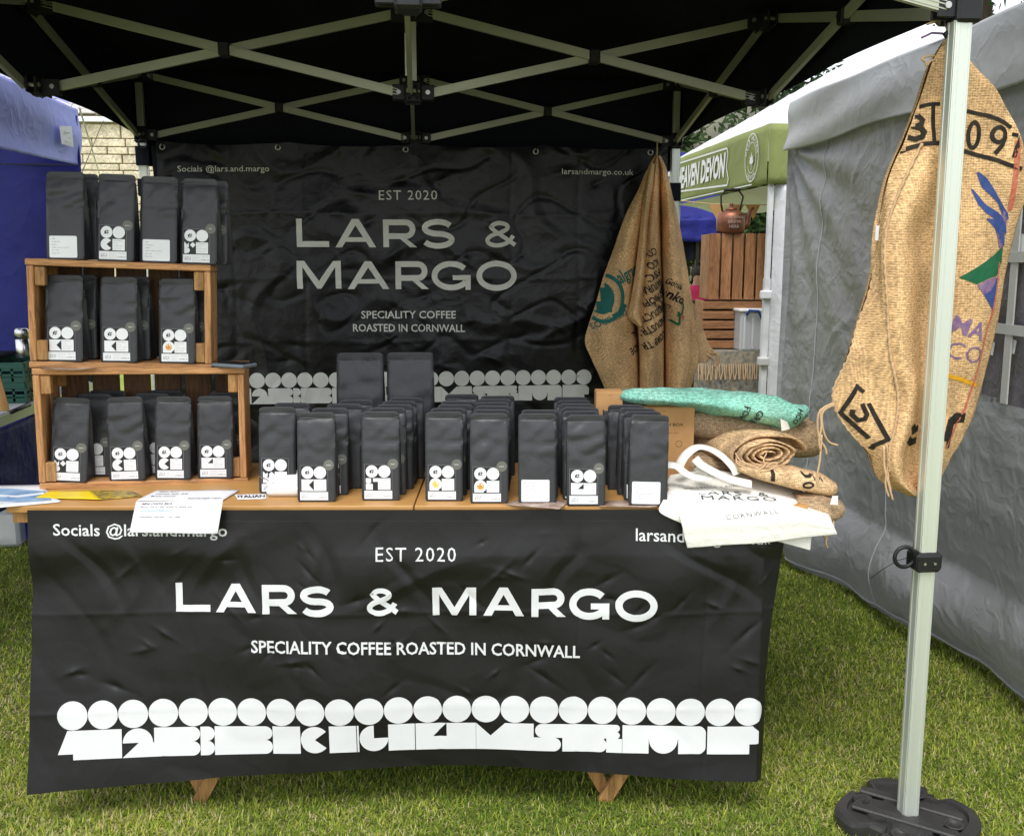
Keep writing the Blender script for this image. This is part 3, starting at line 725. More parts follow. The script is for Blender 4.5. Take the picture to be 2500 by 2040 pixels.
def band(P, x0, c, y0, mi=0):
    """the row of discs over the row of cut blocks; c cell width, y0 bottom of the blocks"""
    for i in range(24): P.disc(x0+c*(i+.5), y0+c*1.5+.01*c, c*.495, mi, n=32)
    def R(a, b, lo=0, hi=1): P.rect(x0+a*c, y0+lo*c, x0+b*c, y0+hi*c, mi)
    def Dk(a, b, r, a0=0, a1=360): P.disc(x0+a*c, y0+b*c, r*c, mi, a0=a0, a1=a1)
    def G(*pts): P.poly([(x0+a*c, y0+b*c) for a, b in pts], mi)
    G((.5,0),(2.1,0),(2.1,1),(.32,1),(0,.2),(.5,.2))
    Dk(2.63, .5, .5, 0, 180); G((2.12,0),(3.17,0),(3.17,.5),(2.66,.5))
    R(3.17, 4.5); Dk(4.47,.75,.25,-90,90); Dk(4.47,.25,.25,-90,90)
    R(4.73, 4.97); Dk(4.96,.75,.25,-90,90); Dk(4.96,.25,.25,-90,90)
    R(5.21, 6.95); Dk(6.93,.75,.25,-90,90); Dk(6.93,.25,.25,-90,90)
    R(7.19, 8.13); Dk(8.63, .5, .49, 38, 322)
    R(9.12, 10.04); R(10.07, 10.13)
    Dk(10.64, .5, .49, 90, 360); 
    R(11.13, 12.04)
    G((12.07,0),(13.14,0),(13.14,.5),(12.67,.5),(12.07,1)); G((12.07,1),(12.67,.5),(13.14,1)); G((13.14,0),(14.15,0),(14.15,1),(13.14,1))
    G((14.16,0),(15.16,0),(15.16,1),(14.66,.52),(14.16,1)); R(15.16, 16.15)
    R(16.15, 16.85, 0, .5); Dk(16.84, .25, .25, -90, 90)
    Dk(16.45, .75, .25, 90, 270); R(16.45, 19.0, .5, 1); Dk(18.98, .87, .13, -90, 90); Dk(18.98, .62, .13, -90, 90)
    R(17.14, 18.2, 0, .5); Dk(18.42, .25, .25, -90, 90); R(18.2, 18.42, 0, .5); Dk(18.4,.6,.22)
    R(18.65, 19.19, 0, .5); R(19.2, 20.1)
    R(20.1, 21.8, .5, 1); Dk(21.8, .75, .25, 0, 90); Dk(20.6, .5, .49, 180, 360); R(21.11, 21.8, 0, .5); Dk(21.8,.25,.25,-90,0); R(21.8, 22.05, .25, .75)
    G((22.1,0),(23.55,0),(23.55,.35),(23.85,.35),(23.85,.8),(23.65,1),(22.1,1))
def on_front(name, P, cell=.012, off=.0026, mats=PRINT, parent=bnf, label=None): return conform(P, cell, fb_uv, mats, name, parent, off=off, lay=.0006, label=label)
P = P2(); band(P, *(-1.087, 0.08883, 0.216)); on_front('shape_band', P, .012)
for ch, x0, x1, y, cap in [('L', -0.724, -0.621, 0.666, 0.088), ('A', -0.604, -0.483, 0.665, 0.087), ('R', -0.464, -0.364, 0.661, 0.089), ('S', -0.352, -0.251, 0.653, 0.093), ('&', -0.158, -0.052, 0.652, 0.092), ('M', 0.043, 0.174, 0.653, 0.089), ('A', 0.195, 0.317, 0.652, 0.091), ('R', 0.339, 0.44, 0.65, 0.089), ('G', 0.452, 0.572, 0.643, 0.092), ('O', 0.59, 0.715, 0.64, 0.091)]:
    P = P2(); glyph(P, ch, x0, x1, y, cap, cap*.235); on_front('letter', P, .012)
for t, x0, x1, y, cap, bold, sp, sl_ in [('Socials @lars.and.margo', -1.071, -0.559, 0.903, 0.036, 0.012, 1.0, -0.0059), ('EST 2020', -0.122, 0.115, 0.825, 0.043, 0.0, 1.15, 0.0), ('SPECIALITY COFFEE ROASTED IN CORNWALL', -0.502, 0.486, 0.541, 0.04, 0.018, 1.0, -0.0213), ('larsandmargo.co.uk', 0.647, 1.054, 0.885, 0.039, 0.008, 1.0, -0.0319)]:
    P = P2(); word(P, t, x0, x1, y, cap, bold=bold, slope=sl_, space=sp); on_front('small_lettering', P, .012)
# hem welds along the edges
P = P2()
for y in (ZTOP-.035,): P.rect(SL+.01, y, 1.06, y+.0015, 0)
on_front('hem_seam', P, .03, mats=GRYP, off=.0008)

YB = 2.845
BD = [(rnd.uniform(-1.3, 1.3), rnd.uniform(.7, 2.3), rnd.uniform(.03, .08), rnd.uniform(-1, 1), rnd.choice((-1,1))*rnd.uniform(.006, .014)) for i in range(60)]
def b_banner(x, z):
    n = .018*nz3(x*1.5, z*1.7, 1.1) + .003*nz3(x*4, z*4.4, 4.4) - .012*max(0, ridge(x, z, 8.2, 2.2)-.74)*2 + .010*max(0, ridge(x-z*.3, z*1.2, 2.9, 3.4)-.78)*2
    n += .010*sin(x*2*pi/.62+1)*max(0, (z-2.0)/.35)
    for (a, b, r, k, h) in BD:
        dx = x-a; dz = z-b-k*dx*.8
        if abs(dx) < r*3 and abs(dz) < r*3: n += h*exp(-(abs(dx)/r)**1.1*1.2)*exp(-(abs(dz)/(r*.4)))
    for g_ in (-1.0, -.62, -.24, .14, .52, .90): n += .0035*exp(-abs(x-g_-.006*sin(z*9))/.011)
    for g_ in (.9, 1.25, 1.6, 1.95): n -= .0028*exp(-abs(z-g_-.006*sin(x*7))/.011)
    return YB + n
def bb_uv(x, z):
    e = 2e-3; p = Vector((x, b_banner(x, z), z)); a = Vector((x+e, b_banner(x+e, z), z))-p; b = Vector((x, b_banner(x, z+e), z+e))-p
    return p, a.cross(b).normalized()
bnb = thing('back_banner', 'wrinkled black vinyl banner with grey lettering hung across the back of the stall', 'banner', (0, YB, 0))
XL, XR, ZBT = -1.37, 1.40, 2.325
m = MB()
def bbg(u, v):
    x = XL+(XR-XL)*u; zt = ZBT-.020*abs(sin(pi*(u*4)))**.8; z = .25+(zt-.25)*v
    return Vector((x, b_banner(x, z), z))
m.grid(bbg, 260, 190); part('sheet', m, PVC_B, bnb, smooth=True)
def on_back(name, P, cell=.02, off=.0032, mats=PRINT_B): return conform(P, cell, bb_uv, mats, name, bnb, off=off, lay=.0008)
P = P2(); band(P, *(-1.1192, 0.08767, 0.905)); on_back('shape_band', P, .025)
for ch, x0, x1, y, cap in [('L', -0.654, -0.479, 1.77, 0.152), ('A', -0.446, -0.224, 1.768, 0.153), ('R', -0.185, -0.004, 1.769, 0.15), ('S', 0.023, 0.207, 1.764, 0.156), ('&', 0.368, 0.559, 1.765, 0.15), ('M', -0.66, -0.42, 1.544, 0.151), ('A', -0.386, -0.157, 1.541, 0.152), ('R', -0.123, 0.059, 1.54, 0.153), ('G', 0.077, 0.294, 1.537, 0.153), ('O', 0.326, 0.552, 1.536, 0.154)]:
    P = P2(); glyph(P, ch, x0, x1, y, cap, cap*.205); on_back('letter', P, .025)
for t, x0, x1, y, cap, bold, sp, sl_ in [('Socials @lars.and.margo', -1.266, -0.785, 2.164, 0.032, 0.004, 1.0, 0.0125), ('EST 2020', -0.204, 0.113, 2.024, 0.053, 0.0, 1.15, 0.0063), ('SPECIALITY COFFEE', -0.316, 0.21, 1.38, 0.043, 0.012, 1.0, -0.0057), ('ROASTED IN CORNWALL', -0.363, 0.26, 1.308, 0.043, 0.012, 1.0, -0.0112), ('larsandmargo.co.uk', 0.804, 1.208, 2.169, 0.031, 0.0, 1.0, -0.0025)]:
    P = P2(); word(P, t, x0, x1, y, cap, bold=bold, slope=sl_, space=sp); on_back('small_lettering', P, .03)
for x, z in [(-1.337, 2.291), (-0.735, 2.295), (-0.054, 2.292), (0.657, 2.288), (1.301, 2.29)]:
    y = b_banner(x, z)-.006
    m = MB(); m.tube([(x+.013*cos(a), y, z+.013*sin(a)) for a in [2*pi*i/16 for i in range(16)]], .0042, 8, closed=True); e = part('eyelet', m, BOLT, bnb, smooth=True)
    m = MB(); m.tube([(x, y-.005, z), (x+.004, y-.012, z+.02), (x, y+.01, z+.05)], .0035, 6); part('hook', m, BLKP, e)
m = MB(); x, z = (-1.431, 2.305)
m.tube([(x+.022*cos(a), 2.82, z+.022*sin(a)) for a in [2*pi*i/20 for i in range(20)]], .0055, 8, closed=True)
single('carabiner_ring', m, BLKP, 'black ring clip hanging on the back left leg of the black gazebo', 'ring clip', smooth=True)

# ================================================================== WOODEN CRATES
CR = radians(11.0)          # the crates stand turned a little against the table edge
def crate(name, label, s0, t0, z0, w, h, d, tilt, nback, group, gaps, slats_top=2):
    """s0,t0,z0 front left bottom corner"""
    o = T(s0, t0, z0)
    root = thing(name, label, 'crate', tuple(o), 0, group)
    M = Matrix.Translation(o) @ Matrix.Rotation(TROT+CR, 4, 'Z') @ Matrix.Rotation(tilt, 4, 'Y')
    R3 = M.to_3x3(); th = .020
    def bx_(nm, c, dd, mt, bev=.0025, par=root):
        m = MB(); m.box(M @ Vector(c), dd, R3, bev=bev); 
        jit = MB()
        return part(nm, m, mt, par)
    rr = random.Random(name+str(s0))
    # side boards: two per side, one above another, shown end on at the front
    for sx in (0, 1):
        x = th/2 if sx == 0 else w-th/2
        for k in range(2): bx_('side_board', (x, d*(k+.5)/2, h/2+rr.uniform(-.001,.001)), (th, d/2-.004, h-2*th-.003), WOOD_V)
        for y in (.022, d-.03):
            xx = x + (1 if sx == 0 else -1)*(th/2+.0155)
            for (zc_, hz) in ((h-th-.032, .058), (th+.035, .062)):
                bx_('corner_block', (xx, y+rr.uniform(-.003,.003), zc_), (.030, .032, hz), TIMBER)
    # top and bottom boards run across
    nd = 3; dd = d/nd
    for z in (th/2, h-th/2):
        for k in range(nd): bx_('cross_board', (w/2+rr.uniform(-.003,.003), dd*(k+.5), z), (w+.004, dd-(.010 if k else .004), th), WOOD)
    # upright back boards with gaps
    bw = (w-2*th)/nback
    for k in range(nback):
        g = gaps
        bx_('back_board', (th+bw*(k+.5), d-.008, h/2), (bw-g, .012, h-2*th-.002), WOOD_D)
    return M
CM1 = crate('wooden_crate', 'larger wooden crate standing on the table under the upper crate', -1.214, .196, ZT+.001, .635, .385, .235, radians(1.0), 6, 'wooden display crates on the table', .013)
CM2 = crate('wooden_crate', 'smaller wooden crate stacked on top of the larger crate, coffee bags above it', -1.213, .200, ZT+.001+.387, .540, .335, .195, radians(2.2), 5, 'wooden display crates on the table', .006)

# ================================================================== COFFEE BAGS
BW, BH, BD_ = .114, .267, .074
def pouch_mesh(W, H, Dp, seed, name='pouch'):
    nr, nc = 30, 12; rr = random.Random(seed); sx, sy = rr.uniform(0, 50), rr.uniform(0, 50)
    rad = .012
    def depth(v): return Dp*max(0, (1-v/.93))**.62*(.96+.04*cos(v*6)) if v < .93 else 0.0
    def hw(v):
        z = v*H; k = W/2
        if z > H-rad: k = W/2-rad+sqrt(max(0, rad*rad-(z-(H-rad))**2))
        if z < .008: k -= (.008-z)*.5
        if abs(v-.915) < .007: k -= .0022
        return k
    def front(u, v):   # u -1..1
        dd = depth(v)/2+.0012; x = u*hw(v)
        b = .004*(1-u*u)*sin(pi*min(1, v/.93))*(1 if v < .93 else 0)
        w_ = 0
        if v > .42 and v < .95:
            k = min(1, (v-.42)/.15)*min(1, (.95-v)/.04)
            w_ = k*(.0055*nz3(x*22+sx, v*9+sy) - .004*max(0, ridge(x*16+sx, v*5+sy, .3, 1.)-.55)*2)
        return Vector((x, -(dd+b+w_), v*H))
    vs = []; rows = []
    V = [i/nr for i in range(nr+1)]
    V = sorted(set(V + [.908, .915, .922, .93, .965, .98, .992, .012]))
    for v in V:
        f = [front(-1+2*j/nc, v) for j in range(nc+1)]
        k = hw(v); dd = depth(v)/2; g = min(.020, .022*v*1.4)
        side = []
        fl = .0045
        if dd > .004:
            R_ = [(k, -dd+.0012), (k-fl, -dd+.002), (k-fl-g*.5, -dd*.45), (k-fl-g, 0), (k-fl-g*.5, dd*.45), (k-fl, dd-.002), (k, dd-.0012)]
        else:
            R_ = [(k, -dd-.0002+.0004*i*0) for i in range(7)]
            R_ = [(k, -.0009+.0003*i) for i in range(7)]
        rside = [Vector((x, y, v*H)) for x, y in R_]
        back = [Vector((p.x, -p.y, p.z)) for p in f[::-1]]
        lside = [Vector((-p.x, p.y, p.z)) for p in rside[::-1]]
        row = f + rside + back + lside; rows.append(row)
    n = len(rows[0]); m = MB()
    vs = [p for r in rows for p in r]; fs = []
    for i in range(len(rows)-1):
        for j in range(n): fs.append((i*n+j, i*n+(j+1) % n, (i+1)*n+(j+1) % n, (i+1)*n+j))
    fs.append(list(range(n))[::-1]); fs.append([(len(rows)-1)*n+j for j in range(n)])
    m.add(vs, fs)
    me = mk(name, m, POUCH, smooth=True)
    def surf(x, z):
        v = z/H; p = front(x/hw(v), v); q = front(x/hw(v), v+.01)-p; n_ = Vector((1,0,0)).cross(q).normalized()
        return p, n_
    return me, surf
VAR = [pouch_mesh(BW, BH, BD_, s) for s in (1, 2, 3, 4, 5)]
BIG = [pouch_mesh(.162, .400, .105, s) for s in (11, 12)]
# every flat piece of a label: 0 paper, 1 ink, 2 dark ground, 3 amber, 4 yellow, 5 faint ink
LM = [PAPER, INK, mat('label_black_ground', (.018,.018,.019), .5), AMBER, YELD, INKG]
def label_shape(kind, grind='beans'):
    P = P2(); x0, z0 = -.050, .006
    if kind == 'W':
        P.rrect(x0+.002, z0, x0+.086, z0+.066, .004, 0)
        for i, (t, w_) in enumerate((('Aida', .010), ('Costa Rica', .026), ('washed', .014), ('toffee, almond, cherry', .052), ('SLC 340', .020), ('Roasted 24.05', .022))):
            word(P, t, x0+.010, x0+.010+w_, z0+.056-.0088*i, .0030, 1, 0.)
        return P
    if kind == 'G':
        P.rrect(x0+.002, z0, x0+.086, z0+.066, .004, 0)
        for i, (t, w_) in enumerate((('Blue Ayarza', .034), ('Guatemala', .030), ('fully washed', .034), ('SHB 250', .020), ('Roasted 24.05', .026), ('larsandmargo.co.uk', .030))):
            word(P, t, x0+.010, x0+.010+w_, z0+.056-.0090*i, .0036 if i < 2 else .0028, 1, 0.)
        return P
    P.rect(x0+.001, z0, x0+.085, z0+.104, 2)
    for a in ((x0+.001,z0+.0255,x0+.0018,z0+.104),(x0+.0842,z0+.0255,x0+.085,z0+.104),(x0+.001,z0+.1032,x0+.085,z0+.104)): P.rect(*a, 5)
    r = .0185; c1 = (x0+.024, z0+.083); c2 = (x0+.0615, z0+.083)
    P.disc(*c1, r, 0); P.disc(*c2, r, 0)
    for a_ in (-.0026, .0026):
        P.stroke([(c1[0]+a_-.0012, c1[1]-.0068), (c1[0]+a_+.0012, c1[1]+.0068)], .0021, 1); P.stroke([(c1[0]-.0068, c1[1]+a_-.0006), (c1[0]+.0068, c1[1]+a_+.0006)], .0021, 1)
    bx0, bz0, bz1 = x0+.0055, z0+.0275, z0+.0640; cx = x0+.0425; rx = x0+.080
    P.rect(cx, bz0, rx, bz1-.0015, 0)
    if kind == 'K': P.rect(bx0, bz0, cx, bz1-.0015, 0); P.poly([(cx+.0005, bz0+.001), (cx+.0005, bz1-.003), (cx-.0150, (bz0+bz1)/2)], 2)
    if kind == 'C': P.disc(c1[0], (bz0+bz1)/2, .0182, 0, a0=40, a1=320)
    if kind == 'R':
        P.disc(c1[0], (bz0+bz1)/2, .0185, 0, a0=0, a1=180); P.rect(bx0, bz0, bx0+.028, (bz0+bz1)/2, 0); P.disc(c1[0]+.003, (bz0+bz1)/2, .0165, 0)
        P.disc(c1[0], (bz0+bz1)/2, .0105, 3)
        word(P, 'SPECIAL', c1[0]-.007, c1[0]+.007, (bz0+bz1)/2+.0006, .0026, 1, .01); word(P, 'ROAST', c1[0]-.005, c1[0]+.005, (bz0+bz1)/2-.0036, .0026, 1, .01)
    if kind == 'Y':
        P.disc(c1[0], (bz0+bz1)/2, .0185, 0, a0=0, a1=180); P.rect(bx0, bz0, bx0+.028, (bz0+bz1)/2, 0); P.disc(c1[0]+.003, (bz0+bz1)/2, .0165, 0)
        P.disc(c1[0], (bz0+bz1)/2, .0110, 4)
        word(P, 'SPECIAL', c1[0]-.007, c1[0]+.007, (bz0+bz1)/2+.0006, .0026, 3, .01); word(P, 'ROAST', c1[0]-.005, c1[0]+.005, (bz0+bz1)/2-.0036, .0026, 3, .01)
    if kind == 'Z': P.rect(bx0, bz0, cx, bz1-.0015, 0); P.poly([(cx+.0005, bz0+.017), (cx+.0005, bz1-.003), (cx-.0165, bz0+.017)], 2)
    if kind == 'M':
        P.poly([(bx0, bz0+.019), (bx0, bz1), (bx0+.009, bz1-.009), (bx0+.0145, bz1-.003), (bx0+.0145, bz0+.019)], 0)
        P.poly([(bx0+.018, bz1-.010), (bx0+.027, bz1-.001), (bx0+.036, bz1-.010), (bx0+.027, bz1-.019)], 0)
        P.rect(bx0, bz0, bx0+.009, bz0+.019, 0); P.disc(bx0+.009, bz0+.0095, .0085, 0, a0=-90, a1=90)
    if kind == 'T':
        P.rect(bx0, bz1-.016, bx0+.016, bz1-.0015, 0); P.rect(bx0, bz0, bx0+.021, bz0+.018, 0); P.rect(bx0+.005, bz0+.017, bx0+.010, bz1-.012, 0)
        P.rect(bx0+.022, bz1-.012, cx, bz1-.0015, 0)
    P.rect(x0+.001, z0, x0+.085, z0+.0245, 0)
    for i, (t, w_) in enumerate((('Costa Rica', .026), ('Honey', .012), ('Caramel, apple,', .030), ('milk chocolate', .026))):
        word(P, t, cx+.003, cx+.003+w_, bz1-.008-.0075*i, .0026, 5 if i else 1, 0.)
    word(P, 'LARS &', x0+.007, x0+.026, z0+.0135, .0042, 1, .01, space=1.3); word(P, 'MARGO', x0+.007, x0+.026, z0+.0075, .0042, 1, .01, space=1.2)
    word(P, 'larsandmargo.co.uk', x0+.007, x0+.026, z0+.0025, .0018, 5, 0.)
    for i in range(4): word(P, 'speciality coffee roasted', x0+.031, x0+.056-.003*(i % 2), z0+.018-.005*i, .0019, 5, 0.)
    word(P, '250g  8.50', x0+.061, x0+.081, z0+.017, .0026, 5, 0.); word(P, '24 MAY 24', x0+.058, x0+.082, z0+.0055, .0050, 1, .0)
    return P
_bags = 0
LABELS = {}; STICKS = {}
def bag_label_mesh(kind, vi):
    k = (kind, vi)
    if k not in LABELS:
        o = conform(label_shape(kind), .0125, VAR[vi][1], LM, 'label', None, off=.0006, lay=.00035, world=False)
        LABELS[k] = o.data; bpy.data.objects.remove(o)
    return LABELS[k]
def sticker_mesh(t, vi):
    k = (t, vi)
    if k not in STICKS:
        P = P2(); P.disc(.0375, .111, .0158, 0); w_ = .0065 if len(t) > 4 else .0045
        word(P, t, .0375-w_, .0375+w_, .1098, .0032, 1, .012)
        o = conform(P, .0125, VAR[vi][1], [STICK, PAPER], 'sticker', None, off=.0013, lay=.0004, world=False)
        STICKS[k] = o.data; bpy.data.objects.remove(o)
    return STICKS[k]
VALVE = None
def bag(s, t, z, label, kind=None, stick=None, yaw=0., lean=0., tip=0., big=None, group='black coffee bags on show', valve=False, sc=1.):
    global _bags, VALVE
    _bags += 1; rr = random.Random(_bags*13)
    vi = _bags % 5
    me, sf = (BIG[big] if big is not None else VAR[vi])
    root = thing('coffee_bag', label, 'coffee bag', tuple(T(s, t, z)), 0, group)
    root.rotation_euler = (tip, lean, TROT+yaw); root.scale = (sc, sc, sc)
    o = bpy.data.objects.new('pouch', me); COL.objects.link(o); o.parent = root
    if kind:
        l = bpy.data.objects.new('label', bag_label_mesh(kind, vi)); COL.objects.link(l); l.parent = root
    if stick:
        l = bpy.data.objects.new('sticker', sticker_mesh(stick, vi)); COL.objects.link(l); l.parent = root
    if valve and big is None:
        P = P2(); P.ring(0, 0, .0085, .0016); P.ring(0, 0, .0035, .001)
        p, n = VAR[vi][1](.0, .215)
        l = conform(P2_shift(P, 0, .212), None, VAR[vi][1], POUCH, 'valve', None, off=.0012, lay=.0, world=False); l.parent = root
    return root
def P2_shift(P, dx, dy): P.v = [(x+dx, y+dy, l) for x, y, l in P.v]; return P
desc = {'K': 'a left pointing triangle label', 'C': 'a three quarter disc label', 'M': 'a diamond pattern label', 'Y': 'a yellow dot label', 'R': 'an orange dot label',
        'Z': 'a corner notch label', 'T': 'a stepped block label', 'W': 'a plain white text label', 'G': 'a plain white label'}
ORD = ['second', 'third', 'fourth', 'fifth', 'sixth', 'seventh', 'eighth']
D2 = BD_/2
def row(s, t, kind, stick, lab, n, ds, dt, lean=0., yaw=0., z=ZT, valve=False, jitter=.006, behind='', sc=1., backlabel=False):
    bag(s, t+D2, z, lab, kind, stick, yaw, lean, valve=valve, sc=sc)
    rr = random.Random(int(s*1000)+n)
    for i in range(n):
        kk = i+1
        bag(s+ds*kk+rr.uniform(-jitter, jitter), t+D2+dt*kk, z, 'black coffee bag %s in line %s' % (ORD[i], behind),
            kind if backlabel or i == 0 else None, stick if (i == 0) else None, yaw+rr.uniform(-.05, .05), lean*.5+rr.uniform(-.012, .012), sc=sc)
G1 = 'front row'
row(-.449, .150, 'M', None, 'black coffee bag with a diamond pattern label behind the white card reader', 1, .030, .09, behind='behind the bag at the card reader')
row(-.307, .045, 'K', 'beans', 'black coffee bag with a left pointing triangle label just right of the card reader', 3, .028, .085, behind='behind the triangle label bag on the table')
row(-.116, .060, 'T', 'beans', 'black coffee bag with a stepped block label, in front of the two large bags', 4, .012, .072, behind='behind the stepped block label bag')
row(.077, .052, 'Y', 'beans', 'black coffee bag with a yellow dot label in the table row', 3, .010, .074, behind='behind the yellow dot label bag')
row(.213, .025, 'R', 'beans', 'black coffee bag with an orange dot label in the table row', 5, .004, .074, behind='behind the orange dot label bag')
row(.357, .022, 'G', None, 'black coffee bag with a plain white Guatemala label in the table row', 1, .006, .07, behind='behind the plain white Guatemala label bag')
row(.500, -.005, 'Z', 'beans', 'black coffee bag with a corner notch label in the table row', 5, -.005, .074, behind='behind the corner notch label bag')
row(.683, -.006, 'W', None, 'black coffee bag with a plain white label at the table row end beside tote bags', 5, -.012, .066, lean=radians(1.2), valve=True, behind='behind the rightmost table bag')
bag(-.245, .56, ZT, 'large black coffee bag without pattern, left of the two large ones before the back banner', None, None, .0, 0, big=0, group='large black coffee bags')
bag(-.072, .575, ZT, 'large black coffee bag, right of the two large ones before the back banner', None, None, .02, 0, big=1, group='large black coffee bags')
bag(.112, .47, ZT, 'black coffee bag at the far end behind the yellow dot label bags', None, None, 0, 0)
# large labels peeping out low on the two large bags
for s, t in ((-.185, .500), (-.005, .512)):
    pass
# on the upper crate
z2 = lambda x, y: (CM2 @ Vector((x, y, .3355))).z
z1 = lambda x, y: (CM1 @ Vector((x, y, .0205))).z
def crate_pos(M, s, zloc):   # front line of the crate at table coordinate s -> (t, z)
    k = (s+1.214)
    p = M @ Vector((k, 0, zloc)); t = (p.x*TS + (p.y-.225)*TC); return t, p.z
for s, kind, st, lab, lean, bb in ((-1.095, 'W', None, 'black coffee bag with a plain white label, leftmost on top of the upper crate', .01, 1),
        (-.954, 'C', 'beans', 'black coffee bag with a three quarter disc label on top of the upper crate', .035, 0),
        (-.829, 'W', None, 'black coffee bag with a plain white label between two patterned bags, above the crate', .03, 0),
        (-.710, 'M', 'fine', 'black coffee bag with a diamond pattern label on top of the upper crate', .025, 1)):
    t, z = crate_pos(CM2, s, .3358)
    bag(s, t+D2+.012, z, lab, kind, st, radians(2), lean, group='black coffee bags on the crates')
    if bb: bag(s+.012, t+D2+.085, z-.0006, 'black coffee bag half hidden %s above the upper crate' % ('behind the leftmost bag' if s < -1 else 'behind the rightmost bag'), None, 'fine' if s > -1 else None, radians(2), lean, group='black coffee bags on the crates')
for s, kind, lab, bb in ((-1.118, 'K', 'black coffee bag with a left pointing triangle label, leftmost inside the upper crate', 1),
        (-.960, 'K', 'black coffee bag with a left pointing triangle label in the middle of the upper crate', 1),
        (-.788, 'R', 'black coffee bag with an orange dot label inside the upper crate', 1)):
    t, z = crate_pos(CM2, s, .0205)
    bag(s, t+D2+.008, z, lab, kind, 'medium', radians(2), .012, group='black coffee bags on the crates')
    bag(s+.012, t+D2+.085, z, 'black coffee bag standing directly behind the %s bag inside the upper crate' % {-1.118: 'leftmost', -.960: 'middle', -.788: 'orange dot label'}[s], None, 'medium', radians(3), .008, group='black coffee bags on the crates')
for s, kind, lab, lean, bs_ in ((-1.132, 'M', 'black coffee bag with a diamond pattern label leaning at the left in the lower crate', .055, .045),
        (-.958, 'C', 'left of two black bags with three quarter disc labels in the lower crate', -.02, .048),
        (-.821, 'C', 'right of two black bags with three quarter disc labels in the lower crate', .018, None),
        (-.690, 'Z', 'black coffee bag with a corner notch label at the right in the lower crate', .006, .010)):
    t, z = crate_pos(CM1, s, .0205)
    bag(s, t+D2+.008, z, lab, kind, 'beans', radians(3), lean, group='black coffee bags on the crates')
    if bs_ is not None:
        bag(s+bs_, t+D2+.095, z, 'black coffee bag standing behind the %s bag in the lower crate' % {'M': 'leaning diamond label', 'C': 'left three quarter disc label', 'Z': 'corner notch label'}[kind], kind, 'beans', radians(3), .01, group='black coffee bags on the crates')
        if kind in 'MC': bag(s+bs_+.02, t+D2+.17, z, 'black coffee bag at the back of the lower crate %s' % ('on the left' if kind == 'M' else 'in the middle'), None, None, radians(3), .0, group='black coffee bags on the crates')

# ================================================================== SMALL THINGS ON THE TABLE
def sheet(name, pts, z, mt, label, cat, curl=0., th=.0008, group=None, extra=None, t_off=0):
    """thin card given by its corners in table coordinates (s, t)"""
    m = MB(); (a, b, c, d) = [Vector(p) for p in pts]
    def fn(u, v):
        p = (a*(1-u)+b*u)*(1-v)+(d*(1-u)+c*u)*v
        return T(p.x, p.y, z + curl*(2*u-1)**2 + .0006*nz3(u*3, v*3, a.x*9))
    m.grid(fn, 12, 8)
    o = single(name, m, mt, label, cat, group, smooth=True, solid=th)
    return o, fn

def flat_on(fn, P, cell, mats, name, parent, off=.0012, label=None):
    """print on a sheet: fn(u, v) is the surface, P in 0..1 coordinates"""
    def f(x, y):
        e = 1e-3; p = fn(x, y); a = fn(x+e, y)-p; b = fn(x, y+e)-p; n = a.cross(b).normalized()
        if n.y > .3 or n.z < -.3: n = -n
        return p, n
    return conform(P, cell, f, mats, name, parent, off=off, lay=.0004, label=label)
def sheet4(name, pts3, mats, label, cat, P=None, pm=None, nu=12, nv=8, th=.0008, group=None, cell=.08):
    """thin sheet from four world corners: left-back, right-back, right-front, left-front"""
    a, b, c, d = [Vector(p) for p in pts3]
    def fn(u, v):
        p = (d*(1-u)+c*u)*(1-v)+(a*(1-u)+b*u)*v; return p + Vector((0,0,.0012*nz3(u*3, v*3, a.x*9)))
    m = MB(); m.grid(fn, nu, nv); o = single(name, m, mats, label, cat, group, smooth=True, solid=th)
    if P is not None: flat_on(fn, P, cell, pm, 'print', o, off=.0014)
    return o
LBLUE = mat('leaflet_blue', (.12,.25,.45), .4, var=.2, vs=20, col2=(.35,.50,.65)); LWHITE = mat('leaflet_white', (.78,.80,.83), .4)
YEL = mat('leaflet_yellow', (.85,.62,.01), .4); YPAT = mat('leaflet_pattern', (.55,.38,.03), .4, vs=55, col2=(.05,.05,.03)); BROWNP = mat('photo_brown', (.16,.07,.04), .3, vs=30, col2=(.55,.45,.38))
P = P2(); P.poly([(.0,.35),(.45,.15),(.9,.1),(.95,.6),(.5,.8),(0,.9)], 0); P.poly([(.1,.5),(.5,.35),(.9,.45),(.9,.52),(.5,.45),(.1,.6)], 1)
sheet4('leaflet', [(-1.413, 0.592, 0.988), (-1.212, 0.59, 0.988), (-1.064, 0.359, 0.988), (-1.247, 0.291, 0.988)], LWHITE, 'white leaflet with a blue picture lying at the left end of the table', 'leaflet', P, [LBLUE, LWHITE], group='leaflets on the table')
sheet4('leaflet', [(-1.159, 0.411, 0.99), (-1.147, 0.488, 0.99), (-1.022, 0.487, 0.99), (-0.95, 0.366, 0.99)][1:]+[(-1.159, 0.411, 0.99)], YEL, 'plain yellow leaflet lying in front of the lower wooden crate', 'leaflet', group='leaflets on the table')
sheet4('leaflet', [(-1.025, 0.497, 0.988), (-0.892, 0.474, 0.988), (-0.84, 0.406, 0.988), (-0.961, 0.372, 0.988)], YPAT, 'black and yellow patterned leaflet partly under the plain yellow one', 'leaflet', group='leaflets on the table')
P = P2()
for i, (t, x0, x1) in enumerate((('Ethiopia, washed', .08, .30), ('Colombia, decaf   8.50', .08, .46), ('Brazil, natural', .08, .36))): word(P, t, x0, x1, .78-.22*i, .10, 0, .01)
word(P, 'Seasonal single origins', .56, .95, .12, .10, 0, .02)
